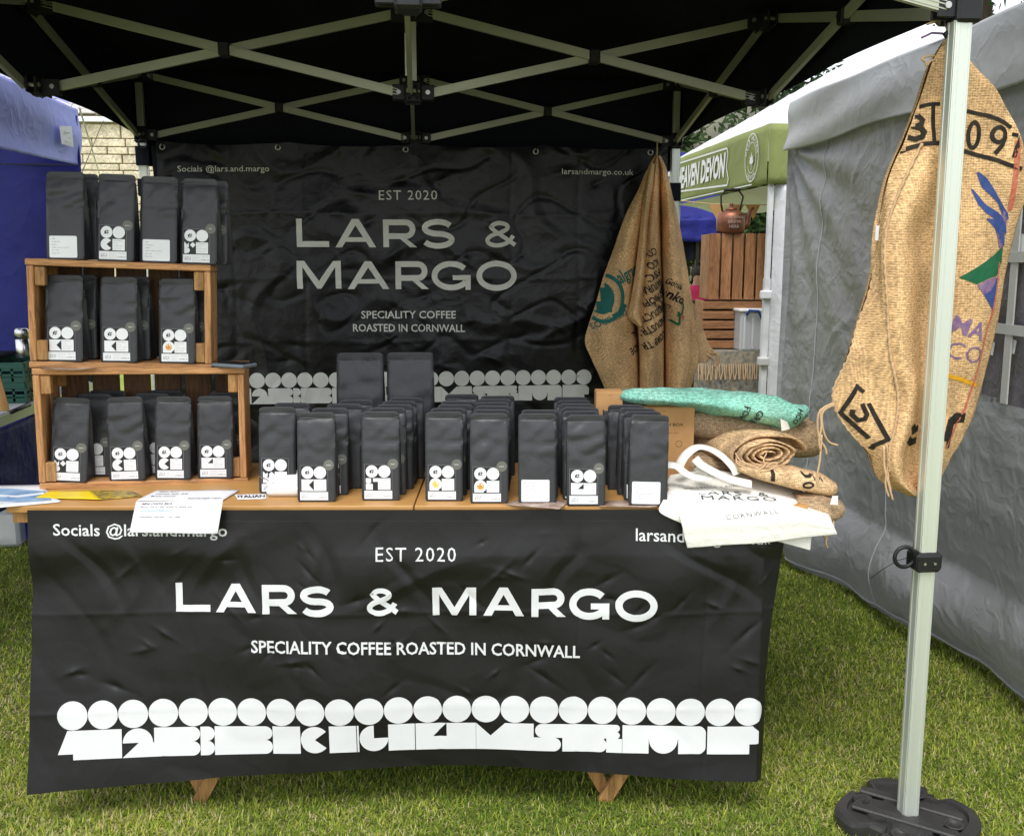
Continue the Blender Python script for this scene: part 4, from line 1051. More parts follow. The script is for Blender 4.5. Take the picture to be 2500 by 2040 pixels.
sheet4('price_list', [(-0.817, 0.474, 0.989), (-0.558, 0.455, 0.989), (-0.584, 0.327, 0.989), (-0.841, 0.346, 0.989)], PAPER, 'printed white price list lying flat on the table before the crate', 'paper sheet', P, INK)
P = P2()
word(P, 'AIDA COSTA RICA', .06, .42, .885, .058, 0, .035, slant=.25)
word(P, 'Please ask for kilo prices or check out', .07, .66, .780, .048, 0, .02, slant=-.1)
word(P, 'www.larsandmargo.co.uk', .07, .44, .690, .045, 1, .02, slant=-.1); P.rect(.07, .668, .44, .678, 1)
word(P, "Wholesale interest? - Let's chat!", .07, .55, .475, .045, 0, .02, slant=-.1)
hp = [(-0.819, 0.267, 1.007), (-0.566, 0.245, 1.01), (-0.575, 0.191, 0.924), (-0.827, 0.213, 0.928)]
sheet4('price_sheet', hp, PAPER, 'white paper sheet with kilo price note hanging over the table edge', 'paper sheet', P, [INK, LBLUE], cell=.06)
P = P2(); word(P, 'ITALIAN', .05, .95, .25, .5, 0, .03)
sheet4('sticker_strip', [(-0.564, 0.405, 0.987), (-0.468, 0.406, 0.987), (-0.458, 0.343, 0.987), (-0.543, 0.341, 0.987)], PAPER, 'narrow white sticker strip with black letters beside the card reader', 'sticker', P, INK)
sheet4('postcard', [(0.308, 0.259, 0.988), (0.462, 0.23, 0.988), (0.411, 0.134, 0.988), (0.259, 0.2, 0.988)], BROWNP, 'glossy picture postcard jutting over the table edge under the white Guatemala label bag', 'postcard', group='picture postcards on the table')
sheet4('postcard', [(0.568, 0.224, 0.986), (0.76, 0.226, 0.986), (0.7, 0.139, 0.986), (0.536, 0.165, 0.986)], BROWNP, 'glossy picture postcard under the rightmost table bag', 'postcard', group='picture postcards on the table')
c1 = CM1 @ Vector((-.008, .03, .3865)); c2 = CM1 @ Vector((.22, .03, .3865)); c3 = CM1 @ Vector((.14, -.045, .3855)); c4 = CM1 @ Vector((.05, -.02, .386))
sheet4('postcard', [c1, c2, c3, c4], BROWNP, 'picture postcard pinched between the two wooden crates, its corner sticking out', 'postcard', group='picture postcards on the table')

# card reader on its dock
o = Vector((-0.409, 0.372, 0.985))
cr = thing('card_reader', 'small white square card reader tilted on its dock at the table front', 'card reader', tuple(o), TROT)
R3 = Matrix.Rotation(TROT, 3, 'Z')
m = MB(); m.box(o+R3@Vector((0,.030,.018)), (.108,.085,.034), R3, bev=.010); part('dock', m, WHITEP, cr, bev=.003)
m = MB(); m.box(o+R3@Vector((-.004,.040,.048)), (.104,.088,.018), R3@Matrix.Rotation(radians(20), 3, 'X'), bev=.006); part('reader', m, WHITEP, cr, bev=.003)
m = MB(); m.tube([Vector(p) for p in [(-0.484, 0.388, 1.047), (-0.459, 0.366, 1.042), (-0.434, 0.339, 1.035)]], .0022, 8)
single('thin_pen', m, BOLT, 'thin metallic pen leaning against the white card reader', 'pen', smooth=True)
# phone on the lower crate
R4 = (CM1.to_3x3() @ Matrix.Rotation(radians(-32), 3, 'Z'))
pc = Vector((-0.597, 0.609, 1.381)); pz = (CM1 @ Vector((.6,.12,.3855))).z
pc = Vector((pc.x, pc.y, pz+.008)); 
ph = thing('mobile_phone', 'mobile phone in a slate blue case lying on the lower crate', 'phone', tuple(pc))
m = MB(); m.box(pc, (.150,.080,.012), R4, bev=.004); part('case', m, PHONEC, ph)
m = MB(); m.box(pc+R4@Vector((0,0,.0066)), (.140,.071,.0012), R4); part('screen', m, GLASSD, ph)

# cardboard boxes
def cbox(name, s0, s1, t0, t1, z0, z1, label, words, lid=True):
    c = T((s0+s1)/2, (t0+t1)/2, z0); r = thing(name, label, 'cardboard box', tuple(c), TROT, 'kraft cardboard gift boxes')
    m = MB(); m.box(T((s0+s1)/2, (t0+t1)/2, (z0+z1)/2), (s1-s0, t1-t0, z1-z0), R3, bev=.002); part('carton', m, CARD, r)
    m = MB(); m.box(T((s0+s1)/2, (t0+t1)/2+.002, z1+.0014), (s1-s0-.004, t1-t0-.008, .0022), R3); part('lid_flap', m, CARD, r)
    P = P2()
    for (t, x0, x1, y, cap, b) in words: word(P, t, s0+x0*(s1-s0), s0+x1*(s1-s0), z0+y*(z1-z0), cap, 0, b)
    f = lambda x, y: (T(x, t0-.0004, y), Vector((TS*-1, -TC, 0)))
    P.ring(s0+(s1-s0)*(.78 if name == 'lunch_box_carton' else .5), z0+(z1-z0)*.52, .011, .0012, 0, 20)
    conform(P, None, f, mat('carton_ink', (.10,.06,.03), .8), 'print', r, off=.0003, lay=.0002)
cbox('drinking_bottle_carton', .553, .640, .29, .355, ZT, 1.284, 'small kraft cardboard box lettered DRINKING behind the rightmost black bags', [('DRINKING', .28, .80, .70, .0085, .02), ('BOTTLE', .34, .74, .655, .0085, .02), ('750ml stainless steel', .2, .84, .60, .003, 0), ('"', .46, .56, .95, .006, 0)])
cbox('lunch_box_carton', .652, .872, .285, .345, ZT, 1.236, 'wide kraft cardboard box lettered LUNCH BOX between black bags and hessian', [('LUNCH BOX', .40, .84, .755, .0095, .02), ('plant fibre', .62, .78, .66, .003, 0), ('"', .52, .56, .93, .006, 0)])

# ================================================================== HESSIAN ON THE TABLE
def tube_loft(name, stations, ry, mt, label, cat, group=None, n=28, flat=2.4, amp=.006, seg=40, endfold=True, y_wave=0., exps=None):
    """stations: (centre Vector, half height); a soft flattened roll of cloth"""
    C_ = [Vector(s[0]) for s in stations]; Rz = [Vector((s[1], 0, 0)) for s in stations]; RY = [Vector((s[2] if len(s) > 2 else ry, 0, 0)) for s in stations]
    m = MB(); vs = []
    for i in range(seg+1):
        t = i/seg; c = cat_rom(C_, t); d = (cat_rom(C_, min(1, t+.02))-cat_rom(C_, max(0, t-.02))).normalized(); rz = cat_rom(Rz, t).x; rr = cat_rom(RY, t).x
        side = Vector((0,0,1)).cross(d); side = side.normalized() if side.length > .1 else Vector((0,1,0)); up = d.cross(side)
        for j in range(n):
            a = 2*pi*j/n; ca, sa = cos(a), sin(a)
            q = (abs(ca)**flat+abs(sa)**flat)**(-1/flat)
            p = c + side*ca*q*rr + up*sa*q*rz
            nrm = (side*ca+up*sa).normalized(); p += nrm*amp*(nz3(p.x*14, p.y*14, p.z*14)+.7*ridge(p.x*9, p.y*9, p.z*14, 1.)-.4)
            vs.append(p)
    fs = [(i*n+j, i*n+(j+1) % n, (i+1)*n+(j+1) % n, (i+1)*n+j) for i in range(seg) for j in range(n)]
    fs += [list(range(n))[::-1], [seg*n+j for j in range(n)]]
    m.add(vs, fs); o = single(name, m, mt, label, cat, group, smooth=True); return o, m
def st(L): return L
def stations(L, t, ry):
    return [(T(s, t, (a+b)/2), abs(a-b)/2, r) for (s, a, b, r) in L]
GS = [(0.631, 1.281, 1.26, 0.03), (0.672, 1.292, 1.246, 0.07), (0.745, 1.292, 1.241, 0.09), (0.838, 1.292, 1.229, 0.1), (0.917, 1.289, 1.216, 0.1), (1.01, 1.281, 1.195, 0.1), (1.09, 1.271, 1.176, 0.1), (1.157, 1.258, 1.162, 0.09), (1.211, 1.247, 1.184, 0.07), (1.243, 1.24, 1.213, 0.03)]
go, gm = tube_loft('green_sack', [(T(s, .30+.02, (a+b)/2), abs(a-b)/2, r) for s, a, b, r in GS], .1, JUTE_G, 'folded turquoise green woven sack with black lettering on top of the sack pile', 'sack', 'folded sacks at the right end of the table', amp=.009, flat=1.7)
gbv = bvh_of(gm); MT = Matrix.Translation((0, .225, 0)) @ Matrix.Rotation(TROT, 4, 'Z') @ Matrix(((1,0,0,0),(0,0,-1,0),(0,1,0,0),(0,0,0,1)))
# MT maps (s, z) of a plane shape to the table frame plane t = 0
dT = Vector((TS, TC, 0))
P = P2()
for t, u0, v0, u1, v1, cap in [('FOR', 1.015, 1.248, 1.004, 1.203, 0.022), ('GRE', 1.057, 1.236, 1.044, 1.187, 0.022), ('C', 0.854, 1.232, 0.852, 1.217, 0.02), ('HCO', 1.196, 1.235, 1.175, 1.192, 0.018)]:
    L_ = sqrt((u1-u0)**2+(v1-v0)**2); word(P, t, u0, u0+L_, v0, cap, 0, .01, rot=atan2(v1-v0, u1-u0), pivot=(u0, v0))
conform(P, .008, caster(gbv, MT, dT), BLKINK, 'print', go, off=.0025, lay=.0001)
m = MB(); pp = [(1.127, 0.296, 1.217), (1.145, 0.284, 1.208), (1.156, 0.288, 1.186), (1.132, 0.295, 1.178)]
m.grid(lambda u, v: (Vector(pp[0])*(1-u)+Vector(pp[1])*u)*(1-v)+(Vector(pp[3])*(1-u)+Vector(pp[2])*u)*v, 3, 3); part('white_label', m, COTTON, go, solid=.001)
# a thick layer below the green one and a folded base layer
def SS(t, L): return L
A1 = [(0.82, 1.227, 1.136, 0.08), (0.903, 1.22, 1.121, 0.12), (1.014, 1.205, 1.11, 0.13), (1.125, 1.191, 1.086, 0.13), (1.222, 1.18, 1.057, 0.12), (1.285, 1.18, 1.065, 0.09), (1.315, 1.163, 1.096, 0.04)]
tube_loft('hessian_sack', [(T(s, .40, (a+b)/2), abs(a-b)/2, r) for s, a, b, r in A1], .12, JUTE_B, 'thick folded brown hessian sack directly under the green sack', 'sack', 'folded sacks at the right end of the table', flat=3, amp=.007)
A2 = [(.86, .988, 1.075, .12), (.95, .988, 1.085, .15), (1.05, .988, 1.09, .15), (1.12, .988, 1.085, .14), (1.16, 1.0, 1.07, .10)]
tube_loft('hessian_sack', [(T(s, .40, (a+b)/2), abs(a-b)/2, r) for s, a, b, r in A2], .12, JUTE_B, 'brown hessian sack at the bottom of the sack pile behind the big roll', 'sack', 'folded sacks at the right end of the table', flat=3.5, amp=.006)
# the big roll: a spiral of cloth whose open end faces the camera
e0 = Vector((1.085, 0.259, 1.111)); e1 = Vector((1.018, 0.657, 1.1))
ax = (e1-e0); L_ = ax.length; ax.normalize(); side = ax.cross(Vector((0,0,1))).normalized(); side = -side if side.x < 0 else side; up = side.cross(ax); up = up if up.z > 0 else -up
def roll_sheet(e0, ax, L_, side, up, RX, RZ, turns, th, mt, name, label, group, fray=True, dark=None):
    m = MB(); N_ = int(turns*40); K_ = 16
    def fn(u, v):
        a = 2*pi*turns*u+.3; k = .16+.84*(u**.85); wob = 1+.05*nz3(cos(a)*1.5, sin(a)*1.5, u*3+v)
        x = RX*k*cos(a)*wob; z = RZ*k*sin(a)*wob
        dl = L_*v + (.010*nz3(a*1.7, 0, 1.)+.006*nz3(a*7, 1, 2) if v == 0 else 0)
        return e0 + ax*dl + side*x + up*(z*(1+.15*v)) + Vector((0,0,.004*nz3(a, v*6, 3.)))
    m.grid(fn, N_, K_); o = single(name, m, mt, label, 'sack', group, smooth=True, solid=.005); return o, m
ro, rm = roll_sheet(e0, ax, L_, side, up, .098, .044, 3.6, .005, JUTE, 'hessian_roll', 'rolled tan hessian sack with its frayed spiral end facing forward above the totes', 'folded sacks at the right end of the table')
# an outer wrap lying loosely over the roll
def wrap(u, v):
    a = radians(200-195*u); R1, R2 = .130, .062+.012*v
    p = e0 + ax*(.03+.40*v) + side*(.018+R1*cos(a)) + up*(-.006+R2*sin(a)) ; return p + Vector((0,0,.008*nz3(u*4, v*4, 5.)))
m = MB(); m.grid(wrap, 24, 16); single('hessian_sack', m, JUTE, 'loose hessian sack wrapped over the big spiral roll', 'sack', 'folded sacks at the right end of the table', smooth=True, solid=.006)
# the flat folded sack in front and its neighbours
B1 = [(0.97, 1.094, 1.066, 0.06), (1.033, 1.086, 1.046, 0.08), (1.096, 1.081, 1.029, 0.09), (1.159, 1.071, 1.011, 0.09), (1.223, 1.055, 0.996, 0.085), (1.261, 1.04, 0.991, 0.07), (1.274, 1.027, 0.998, 0.04)]
bo, bm_ = tube_loft('hessian_sack', [(T(s, .12, (a+b)/2), abs(a-b)/2, r) for s, a, b, r in B1], .09, JUTE, 'flat folded hessian sack with a black 00 print at the right table corner', 'sack', 'folded sacks at the right end of the table', flat=3, amp=.004)
P = P2()
for (s, z) in [(1.171, 1.074), (1.168, 1.044)]: P.ring(s, z-.005, .018, .006, 0, 20, ry=.0105)
P.poly([(1.057, 1.089), (1.068, 1.087), (1.068, 1.049), (1.056, 1.052)])
for k in range(5): P.rect(1.187+.006*k, 1.051+.006*sin(k), 1.187+.003+.006*k, 1.077-.004*k)
conform(P, .008, caster(bvh_of(bm_), MT, dT), BLKINK, 'print', bo, off=.0022, lay=.0001)
B2 = [(1.138, 1.005, 0.947, 0.05), (1.187, 1.011, 0.915, 0.06), (1.225, 1.003, 0.903, 0.06), (1.263, 0.992, 0.911, 0.05), (1.284, 0.97, 0.924, 0.03)]
do, dm = tube_loft('hessian_sack', [(T(s, .07, (a+b)/2), abs(a-b)/2, r) for s, a, b, r in B2], .05, JUTE_B, 'crumpled brown hessian sack with a white tag drooping off the right table end', 'sack', 'folded sacks at the right end of the table', amp=.010)
m = MB(); pp = [(1.229, 0.121, 1.012), (1.244, 0.115, 1.014), (1.245, 0.115, 0.986), (1.222, 0.117, 0.987)]
m.grid(lambda u, v: (Vector(pp[0])*(1-u)+Vector(pp[1])*u)*(1-v)+(Vector(pp[3])*(1-u)+Vector(pp[2])*u)*v, 2, 2); part('white_tag', m, COTTON, do, solid=.001)
def strands(name, paths, r, mt, parent, seed=1):
    rr = random.Random(seed)
    for i, p in enumerate(paths):
        m = MB(); m.tube([cat_rom([Vector(q) for q in p], k/14) for k in range(15)], r, 5); part(name, m, mt, parent, smooth=True)
strands('loose_thread', [[(1.239, 0.145, 0.929), (1.229, 0.136, 0.894), (1.215, 0.117, 0.872), (1.221, 0.117, 0.854)], [(1.247, 0.145, 0.932), (1.239, 0.125, 0.91), (1.223, 0.117, 0.892)], [(1.232, 0.146, 0.927), (1.217, 0.137, 0.904), (1.212, 0.118, 0.885)]], .0035, TWINE, do)
strands('loose_thread', [[(0.968, 0.23, 1.116), (0.965, 0.21, 1.098), (0.984, 0.198, 1.087), (1.003, 0.186, 1.077)], [(0.965, 0.23, 1.125), (0.972, 0.209, 1.108), (0.993, 0.197, 1.097), (1.01, 0.186, 1.092)], [(1.06, 0.222, 1.124), (1.04, 0.193, 1.11), (1.042, 0.183, 1.097), (1.023, 0.185, 1.079)], [(1.044, 0.183, 1.089), (1.062, 0.181, 1.102), (1.078, 0.18, 1.099), (1.053, 0.172, 1.084), (1.024, 0.175, 1.079)]], .0022, TWINE, ro)

# ================================================================== TOTE BAGS
def loft_thing(name, rows, mt, label, cat, nu=40, nv=40, solid=.002, group=None, amp=0., fr=8):
    fn0 = loft_fn(rows)
    def fn(u, v):
        p = fn0(u, v)
        if amp: p = p + Vector((0, -amp*(nz3(p.x*fr, p.y*fr, p.z*fr)+.8*ridge(p.x, p.y, p.z, fr*.7)-.4), amp*.6*nz3(p.x*fr, p.z*fr, 4)))
        return p
    m = MB(); m.grid(fn, nu, nv); o = single(name, m, mt, label, cat, group, smooth=True, solid=solid); return o, m, fn
r2 = [[(0.754, 0.208, 1.02), (0.962, 0.19, 1.007), (1.185, 0.15, 0.949)], [(0.723, 0.151, 1.001), (0.943, 0.131, 0.979), (1.165, 0.102, 0.925)], [(0.707, 0.117, 0.976), (0.933, 0.097, 0.945), (1.151, 0.073, 0.9)], [(0.77, 0.109, 0.943), (0.958, 0.092, 0.912), (1.148, 0.071, 0.863)]]
t2o, t2m, t2f = loft_thing('tote_bag', r2, COTTON, 'natural cotton tote bag lying underneath the printed one, its corners showing', 'tote bag', group='cotton tote bags', amp=.002)
r1 = [[(0.795, 0.345, 1.035), (0.886, 0.347, 1.043), (0.977, 0.339, 1.041), (1.085, 0.32, 1.024), (1.194, 0.29, 0.994)], [(0.762, 0.258, 1.025), (0.867, 0.259, 1.025), (0.975, 0.249, 1.022), (1.094, 0.229, 1.009), (1.223, 0.197, 0.965)], [(0.756, 0.168, 1.009), (0.86, 0.169, 1.004), (0.977, 0.159, 1.001), (1.099, 0.148, 0.991), (1.224, 0.127, 0.953)], [(0.762, 0.099, 0.965), (0.862, 0.088, 0.965), (0.969, 0.079, 0.97), (1.1, 0.067, 0.97), (1.209, 0.062, 0.941)], [(0.774, 0.088, 0.908), (0.869, 0.078, 0.914), (0.986, 0.067, 0.921), (1.106, 0.057, 0.933), (1.215, 0.053, 0.924)], [(0.784, 0.089, 0.875), (0.882, 0.077, 0.883), (1.011, 0.065, 0.892), (1.117, 0.056, 0.906), (1.219, 0.053, 0.915)]]
t1o, t1m, t1f = loft_thing('tote_bag', r1, COTTON, 'cream cotton tote bag printed CORNWALL draped over the right table edge', 'tote bag', group='cotton tote bags', amp=.0035, fr=7)
# print: cast downwards and back on to the cloth
Dn = Vector((TS*.75, TC*.75, -.66)).normalized(); Xn = Vector((TC, -TS, 0)); Yn = Xn.cross(Dn); Yn = -Yn if Yn.z < 0 else Yn
MP = Matrix(((Xn.x, Yn.x, 0, 0), (Xn.y, Yn.y, 0, 0), (Xn.z, Yn.z, 0, 0), (0, 0, 0, 1)))
def plane_xy(p): p = Vector(p); return p.dot(Xn), p.dot(Yn)
tbv = bvh_of(t1m)
base = Vector((T(.9, 0, 1.0).x, T(.9, 0, 1.0).y, 1.0)); dn_off = base.dot(Dn)
MPx = MP.copy(); MPx.translation = Dn*dn_off
P = P2()
for t, a, b, cap, bold, sp in ((('CORNWALL', *[(0.896, 0.085, 0.953), (1.049, 0.072, 0.977)], .016, -.012, 1.3), ('LARS  &', *[(0.84, 0.181, 1.011), (1.052, 0.162, 1.005)], .021, .0, 1.2), ('MARGO', *[(0.843, 0.16, 0.996), (1.069, 0.14, 0.993)], .021, .0, 1.2), ('SMALL BATCH  x  ROASTERS', *[(0.806, 0.214, 1.016), (1.012, 0.226, 1.022)], .010, -.01, 1.1))):
    (x0, y0), (x1, y1) = plane_xy(a), plane_xy(b); L_ = sqrt((x1-x0)**2+(y1-y0)**2)
    word(P, t, x0, x0+L_, y0, cap, 0, bold, space=sp, rot=atan2(y1-y0, x1-x0), pivot=(x0, y0))
conform(P, .012, caster(tbv, MPx, Dn), mat('grey_screen_print', (.09,.10,.11), .8), 'print', t1o, off=.0028, lay=.0001)
def ribbon(name, pts, w, parent, mt=COTTON, upv=(0,-.35,1)):
    Q = [Vector(p) for p in pts]; m = MB(); n = 36; up = Vector(upv).normalized()
    def fn(u, v):
        p = cat_rom(Q, u); d = (cat_rom(Q, min(1, u+.02))-cat_rom(Q, max(0, u-.02))).normalized(); s = d.cross(up)
        s = s.normalized() if s.length > .05 else Vector((1,0,0)); return p + s*(v-.5)*w
    m.grid(fn, n, 3); return part(name, m, mt, parent, smooth=True, solid=.0025)
ribbon('handle', [(0.795, 0.255, 1.076), (0.818, 0.263, 1.112), (0.857, 0.28, 1.134), (0.895, 0.276, 1.131), (0.93, 0.253, 1.112), (0.959, 0.23, 1.081), (0.969, 0.219, 1.06)], .030, t1o)
ribbon('handle', [(0.837, 0.221, 1.113), (0.854, 0.21, 1.095), (0.892, 0.196, 1.074), (0.94, 0.187, 1.053), (1.001, 0.177, 1.039)], .030, t1o, upv=(0,-.6,.8))
ribbon('handle', [(0.752, 0.219, 1.095), (0.78, 0.216, 1.09), (0.807, 0.204, 1.07), (0.843, 0.201, 1.057), (0.883, 0.207, 1.062), (0.848, 0.24, 1.081)], .028, t2o, upv=(0,-.5,.85))

# ================================================================== HANGING SACKS
JUTE_S = mat('shade_lifted_hessian', (.92,.59,.30), .9, var=.12, vs=5, weave=1000, spec=.1)  # brightest of the hessians, colour lifted to offset shade under the canopy
sackA = thing('hanging_sack', 'large tan hessian coffee sack with blue bird print hanging on the front right leg', 'sack', (1.56, 0.08, 1.017), 0, 'hessian sacks hung up on the gazebo')
RA = [[(1.466, 0.094, 2.299), (1.467, 0.09, 2.298), (1.466, 0.086, 2.297), (1.467, 0.083, 2.297), (1.473, 0.094, 2.299), (1.473, 0.089, 2.298), (1.479, 0.095, 2.299)], [(1.457, 0.094, 2.284), (1.459, 0.09, 2.283), (1.46, 0.086, 2.282), (1.464, 0.083, 2.282), (1.476, 0.094, 2.284), (1.483, 0.089, 2.283), (1.498, 0.095, 2.285)], [(1.428, 0.094, 2.231), (1.439, 0.09, 2.231), (1.451, 0.086, 2.231), (1.466, 0.083, 2.23), (1.494, 0.094, 2.233), (1.517, 0.089, 2.232), (1.554, 0.095, 2.234)], [(1.406, 0.094, 2.145), (1.421, 0.09, 2.144), (1.44, 0.086, 2.144), (1.464, 0.083, 2.144), (1.506, 0.094, 2.146), (1.56, 0.089, 2.146), (1.632, 0.095, 2.148)], [(1.372, 0.094, 2.046), (1.393, 0.09, 2.045), (1.421, 0.086, 2.045), (1.46, 0.083, 2.045), (1.511, 0.094, 2.047), (1.593, 0.089, 2.047), (1.698, 0.095, 2.049)], [(1.331, 0.103, 1.924), (1.341, 0.09, 1.923), (1.361, 0.077, 1.922), (1.41, 0.067, 1.922), (1.5, 0.103, 1.925), (1.607, 0.086, 1.925), (1.745, 0.107, 1.927)], [(1.321, 0.114, 1.789), (1.316, 0.09, 1.788), (1.316, 0.066, 1.788), (1.362, 0.047, 1.787), (1.462, 0.114, 1.789), (1.586, 0.082, 1.789), (1.734, 0.122, 1.79)], [(1.311, 0.12, 1.651), (1.316, 0.09, 1.651), (1.318, 0.06, 1.652), (1.363, 0.035, 1.652), (1.476, 0.12, 1.65), (1.584, 0.08, 1.651), (1.719, 0.13, 1.65)], [(1.278, 0.12, 1.522), (1.305, 0.09, 1.524), (1.332, 0.06, 1.526), (1.372, 0.035, 1.527), (1.481, 0.12, 1.521), (1.57, 0.08, 1.523), (1.701, 0.13, 1.518)], [(1.25, 0.12, 1.415), (1.302, 0.09, 1.418), (1.348, 0.06, 1.421), (1.386, 0.035, 1.423), (1.484, 0.12, 1.413), (1.566, 0.08, 1.416), (1.685, 0.13, 1.41)], [(1.216, 0.12, 1.31), (1.289, 0.09, 1.313), (1.377, 0.06, 1.316), (1.408, 0.035, 1.32), (1.487, 0.12, 1.306), (1.552, 0.08, 1.311), (1.667, 0.13, 1.302)], [(1.261, 0.12, 1.222), (1.314, 0.09, 1.226), (1.371, 0.06, 1.23), (1.401, 0.035, 1.234), (1.486, 0.12, 1.218), (1.546, 0.08, 1.224), (1.637, 0.13, 1.214)], [(1.337, 0.12, 1.134), (1.347, 0.09, 1.14), (1.358, 0.06, 1.146), (1.383, 0.035, 1.151), (1.479, 0.12, 1.132), (1.525, 0.08, 1.139), (1.6, 0.13, 1.127)], [(1.372, 0.12, 1.059), (1.375, 0.09, 1.066), (1.379, 0.06, 1.073), (1.393, 0.035, 1.078), (1.477, 0.12, 1.057), (1.496, 0.08, 1.066), (1.564, 0.13, 1.052)], [(1.47, 0.12, 1.007), (1.459, 0.09, 1.014), (1.449, 0.06, 1.022), (1.444, 0.035, 1.028), (1.501, 0.12, 1.006), (1.489, 0.08, 1.016), (1.527, 0.13, 1.003)]]
fa = loft_fn(RA)
def sack_front(u, v):
    p = fa(u, v); k = min(1, v*6)*min(1, (1-v)*8)
    return p + Vector((0, -k*(.010*nz3(p.x*9, p.z*4, 1.3)+.016*nz3(p.x*17+p.z*2, p.z*2.2, 7.3)+.006*max(0, ridge(p.x*3, p.z*8+p.x*4, .5, 1.)-.4)), 0))
ma = MB(); ma.grid(sack_front, 90, 120)
nfront = len(ma.f)
def sack_back(u, v):
    p = fa(u, v); e = sin(pi*u)**.5 if 0 < u < 1 else 0; return Vector((p.x, p.y + .012+.06*e*min(1, v*5)*min(1, (1-v)*5), p.z))
mback = MB(); mback.grid(sack_back, 40, 50)
part('front_cloth', ma, JUTE_N, sackA, smooth=True, solid=.004); part('back_cloth', mback, JUTE_N, sackA, smooth=True)
bva = bvh_of(ma)
MX = Matrix(((1,0,0,0),(0,0,-1,0),(0,1,0,0),(0,0,0,1)))
cA = caster(bva, MX, (0,1,0))
def inkA(P, m, nm='print', cell=.012, off=.0034): return conform(P, cell, cA, m, nm, sackA, off=off, lay=.0001)
YA = .06
P = P2()
P.stroke([(1.459, 2.13), (1.427, 2.128), (1.391, 2.118), (1.362, 2.099), (1.352, 2.073), (1.351, 2.03), (1.349, 1.999)], .010)
P.stroke([(1.346, 1.996), (1.375, 2.009), (1.419, 2.021), (1.461, 2.024)], .012)
P.stroke([(1.44, 2.129), (1.446, 2.023)], .011)
P.stroke([(1.368, 2.085), (1.383, 2.097), (1.401, 2.097), (1.413, 2.086), (1.409, 2.073), (1.387, 2.068), (1.409, 2.064), (1.418, 2.053), (1.413, 2.04), (1.393, 2.034), (1.373, 2.039)], .0145)
inkA(P, BLKINK)
P = P2()
P.stroke([(1.54, 2.112), (1.597, 2.101), (1.648, 2.082), (1.67, 2.068)], .011)
P.stroke([(1.54, 2.005), (1.606, 1.988), (1.662, 1.972), (1.716, 1.957)], .012)
a_, b_ = [(1.566, 2.048), (1.588, 2.01)]
P.ring(a_[0], a_[1], .022, .0125, 0, 24, ry=.0405)
c_ = (1.635, 2.049)
P.ring(c_[0], c_[1], .0255, .012, 0, 24, ry=.026); P.stroke([(1.656, 2.045), (1.649, 2.022), (1.628, 1.997)], .013)
P.stroke([(1.674, 2.051), (1.704, 2.045)], .010); P.stroke([(1.702, 2.046), (1.692, 2.015), (1.687, 1.988)], .013)
inkA(P, BLKINK)
def blobs(lst, m): 
    P = P2()
    for q in lst: P.poly(q)
    inkA(P, m)
blobs([[(1.584, 1.948), (1.593, 1.947), (1.611, 1.933), (1.649, 1.883), (1.695, 1.836), (1.7, 1.82), (1.689, 1.813), (1.655, 1.86), (1.637, 1.875), (1.601, 1.906)], [(1.57, 1.904), (1.58, 1.898), (1.613, 1.859), (1.653, 1.836), (1.695, 1.793), (1.692, 1.781), (1.655, 1.812), (1.615, 1.836), (1.592, 1.859)],
       [(1.616, 1.82), (1.655, 1.812), (1.692, 1.777), (1.697, 1.743), (1.678, 1.749), (1.648, 1.793)], [(1.612, 1.857), (1.659, 1.836), (1.692, 1.815), (1.698, 1.778), (1.671, 1.789), (1.633, 1.81), (1.618, 1.82), (1.642, 1.819)], [(1.625, 1.606), (1.65, 1.616), (1.672, 1.656), (1.672, 1.63), (1.665, 1.56)]], BLUINK)
blobs([[(1.664, 1.856), (1.691, 1.832), (1.695, 1.797), (1.676, 1.82)], [(1.658, 1.784), (1.683, 1.757), (1.694, 1.726), (1.673, 1.741)], [(1.602, 1.633), (1.635, 1.648), (1.67, 1.657), (1.65, 1.616), (1.625, 1.606)]], PURINK)
blobs([[(1.552, 1.654), (1.625, 1.699), (1.691, 1.744), (1.691, 1.699), (1.67, 1.659), (1.635, 1.65), (1.601, 1.635)]], GRNINK)
P = P2(); (x0, y0), (x1, y1) = [(1.543, 1.514), (1.64, 1.474)]; word(P, 'MA', x0, x1+.004, y0-.012, .050, 0, .02, rot=-.30, pivot=(x0, y0))
(x0, y0), (x1, y1) = [(1.536, 1.436), (1.636, 1.402)]; word(P, 'CO', x0, x1+.004, y0-.01, .052, 0, -.005, rot=-.22, pivot=(x0, y0)); inkA(P, PURINK)
P = P2(); P.stroke([(1.541, 1.372), (1.585, 1.361), (1.642, 1.34)], .012); inkA(P, YELINK)
P = P2(); P.stroke([(1.693, 2.035), (1.699, 1.954), (1.7, 1.844)], .016); P.stroke([(1.682, 1.699), (1.669, 1.559), (1.649, 1.461), (1.633, 1.373), (1.607, 1.274), (1.572, 1.196), (1.549, 1.157)], .008); inkA(P, REDINK)
P = P2(); P.stroke([(1.548, 1.179), (1.561, 1.235), (1.58, 1.247), (1.612, 1.246)], .030); P.stroke([(1.548, 1.172), (1.566, 1.172)], .03)
P.stroke([(1.427, 1.235), (1.436, 1.216), (1.459, 1.221)], .020); P.stroke([(1.415, 1.194), (1.433, 1.181), (1.459, 1.183)], .022); inkA(P, BLKINK)
P = P2(); P.stroke([(1.294, 1.326), (1.275, 1.342), (1.242, 1.263), (1.319, 1.191)], .0115); P.stroke([(1.329, 1.158), (1.333, 1.172), (1.358, 1.194), (1.308, 1.295)], .0115)
P.stroke([(1.27, 1.275), (1.269, 1.26), (1.286, 1.243), (1.302, 1.248), (1.306, 1.262), (1.298, 1.277), (1.291, 1.293)], .0125); inkA(P, BLKINK)
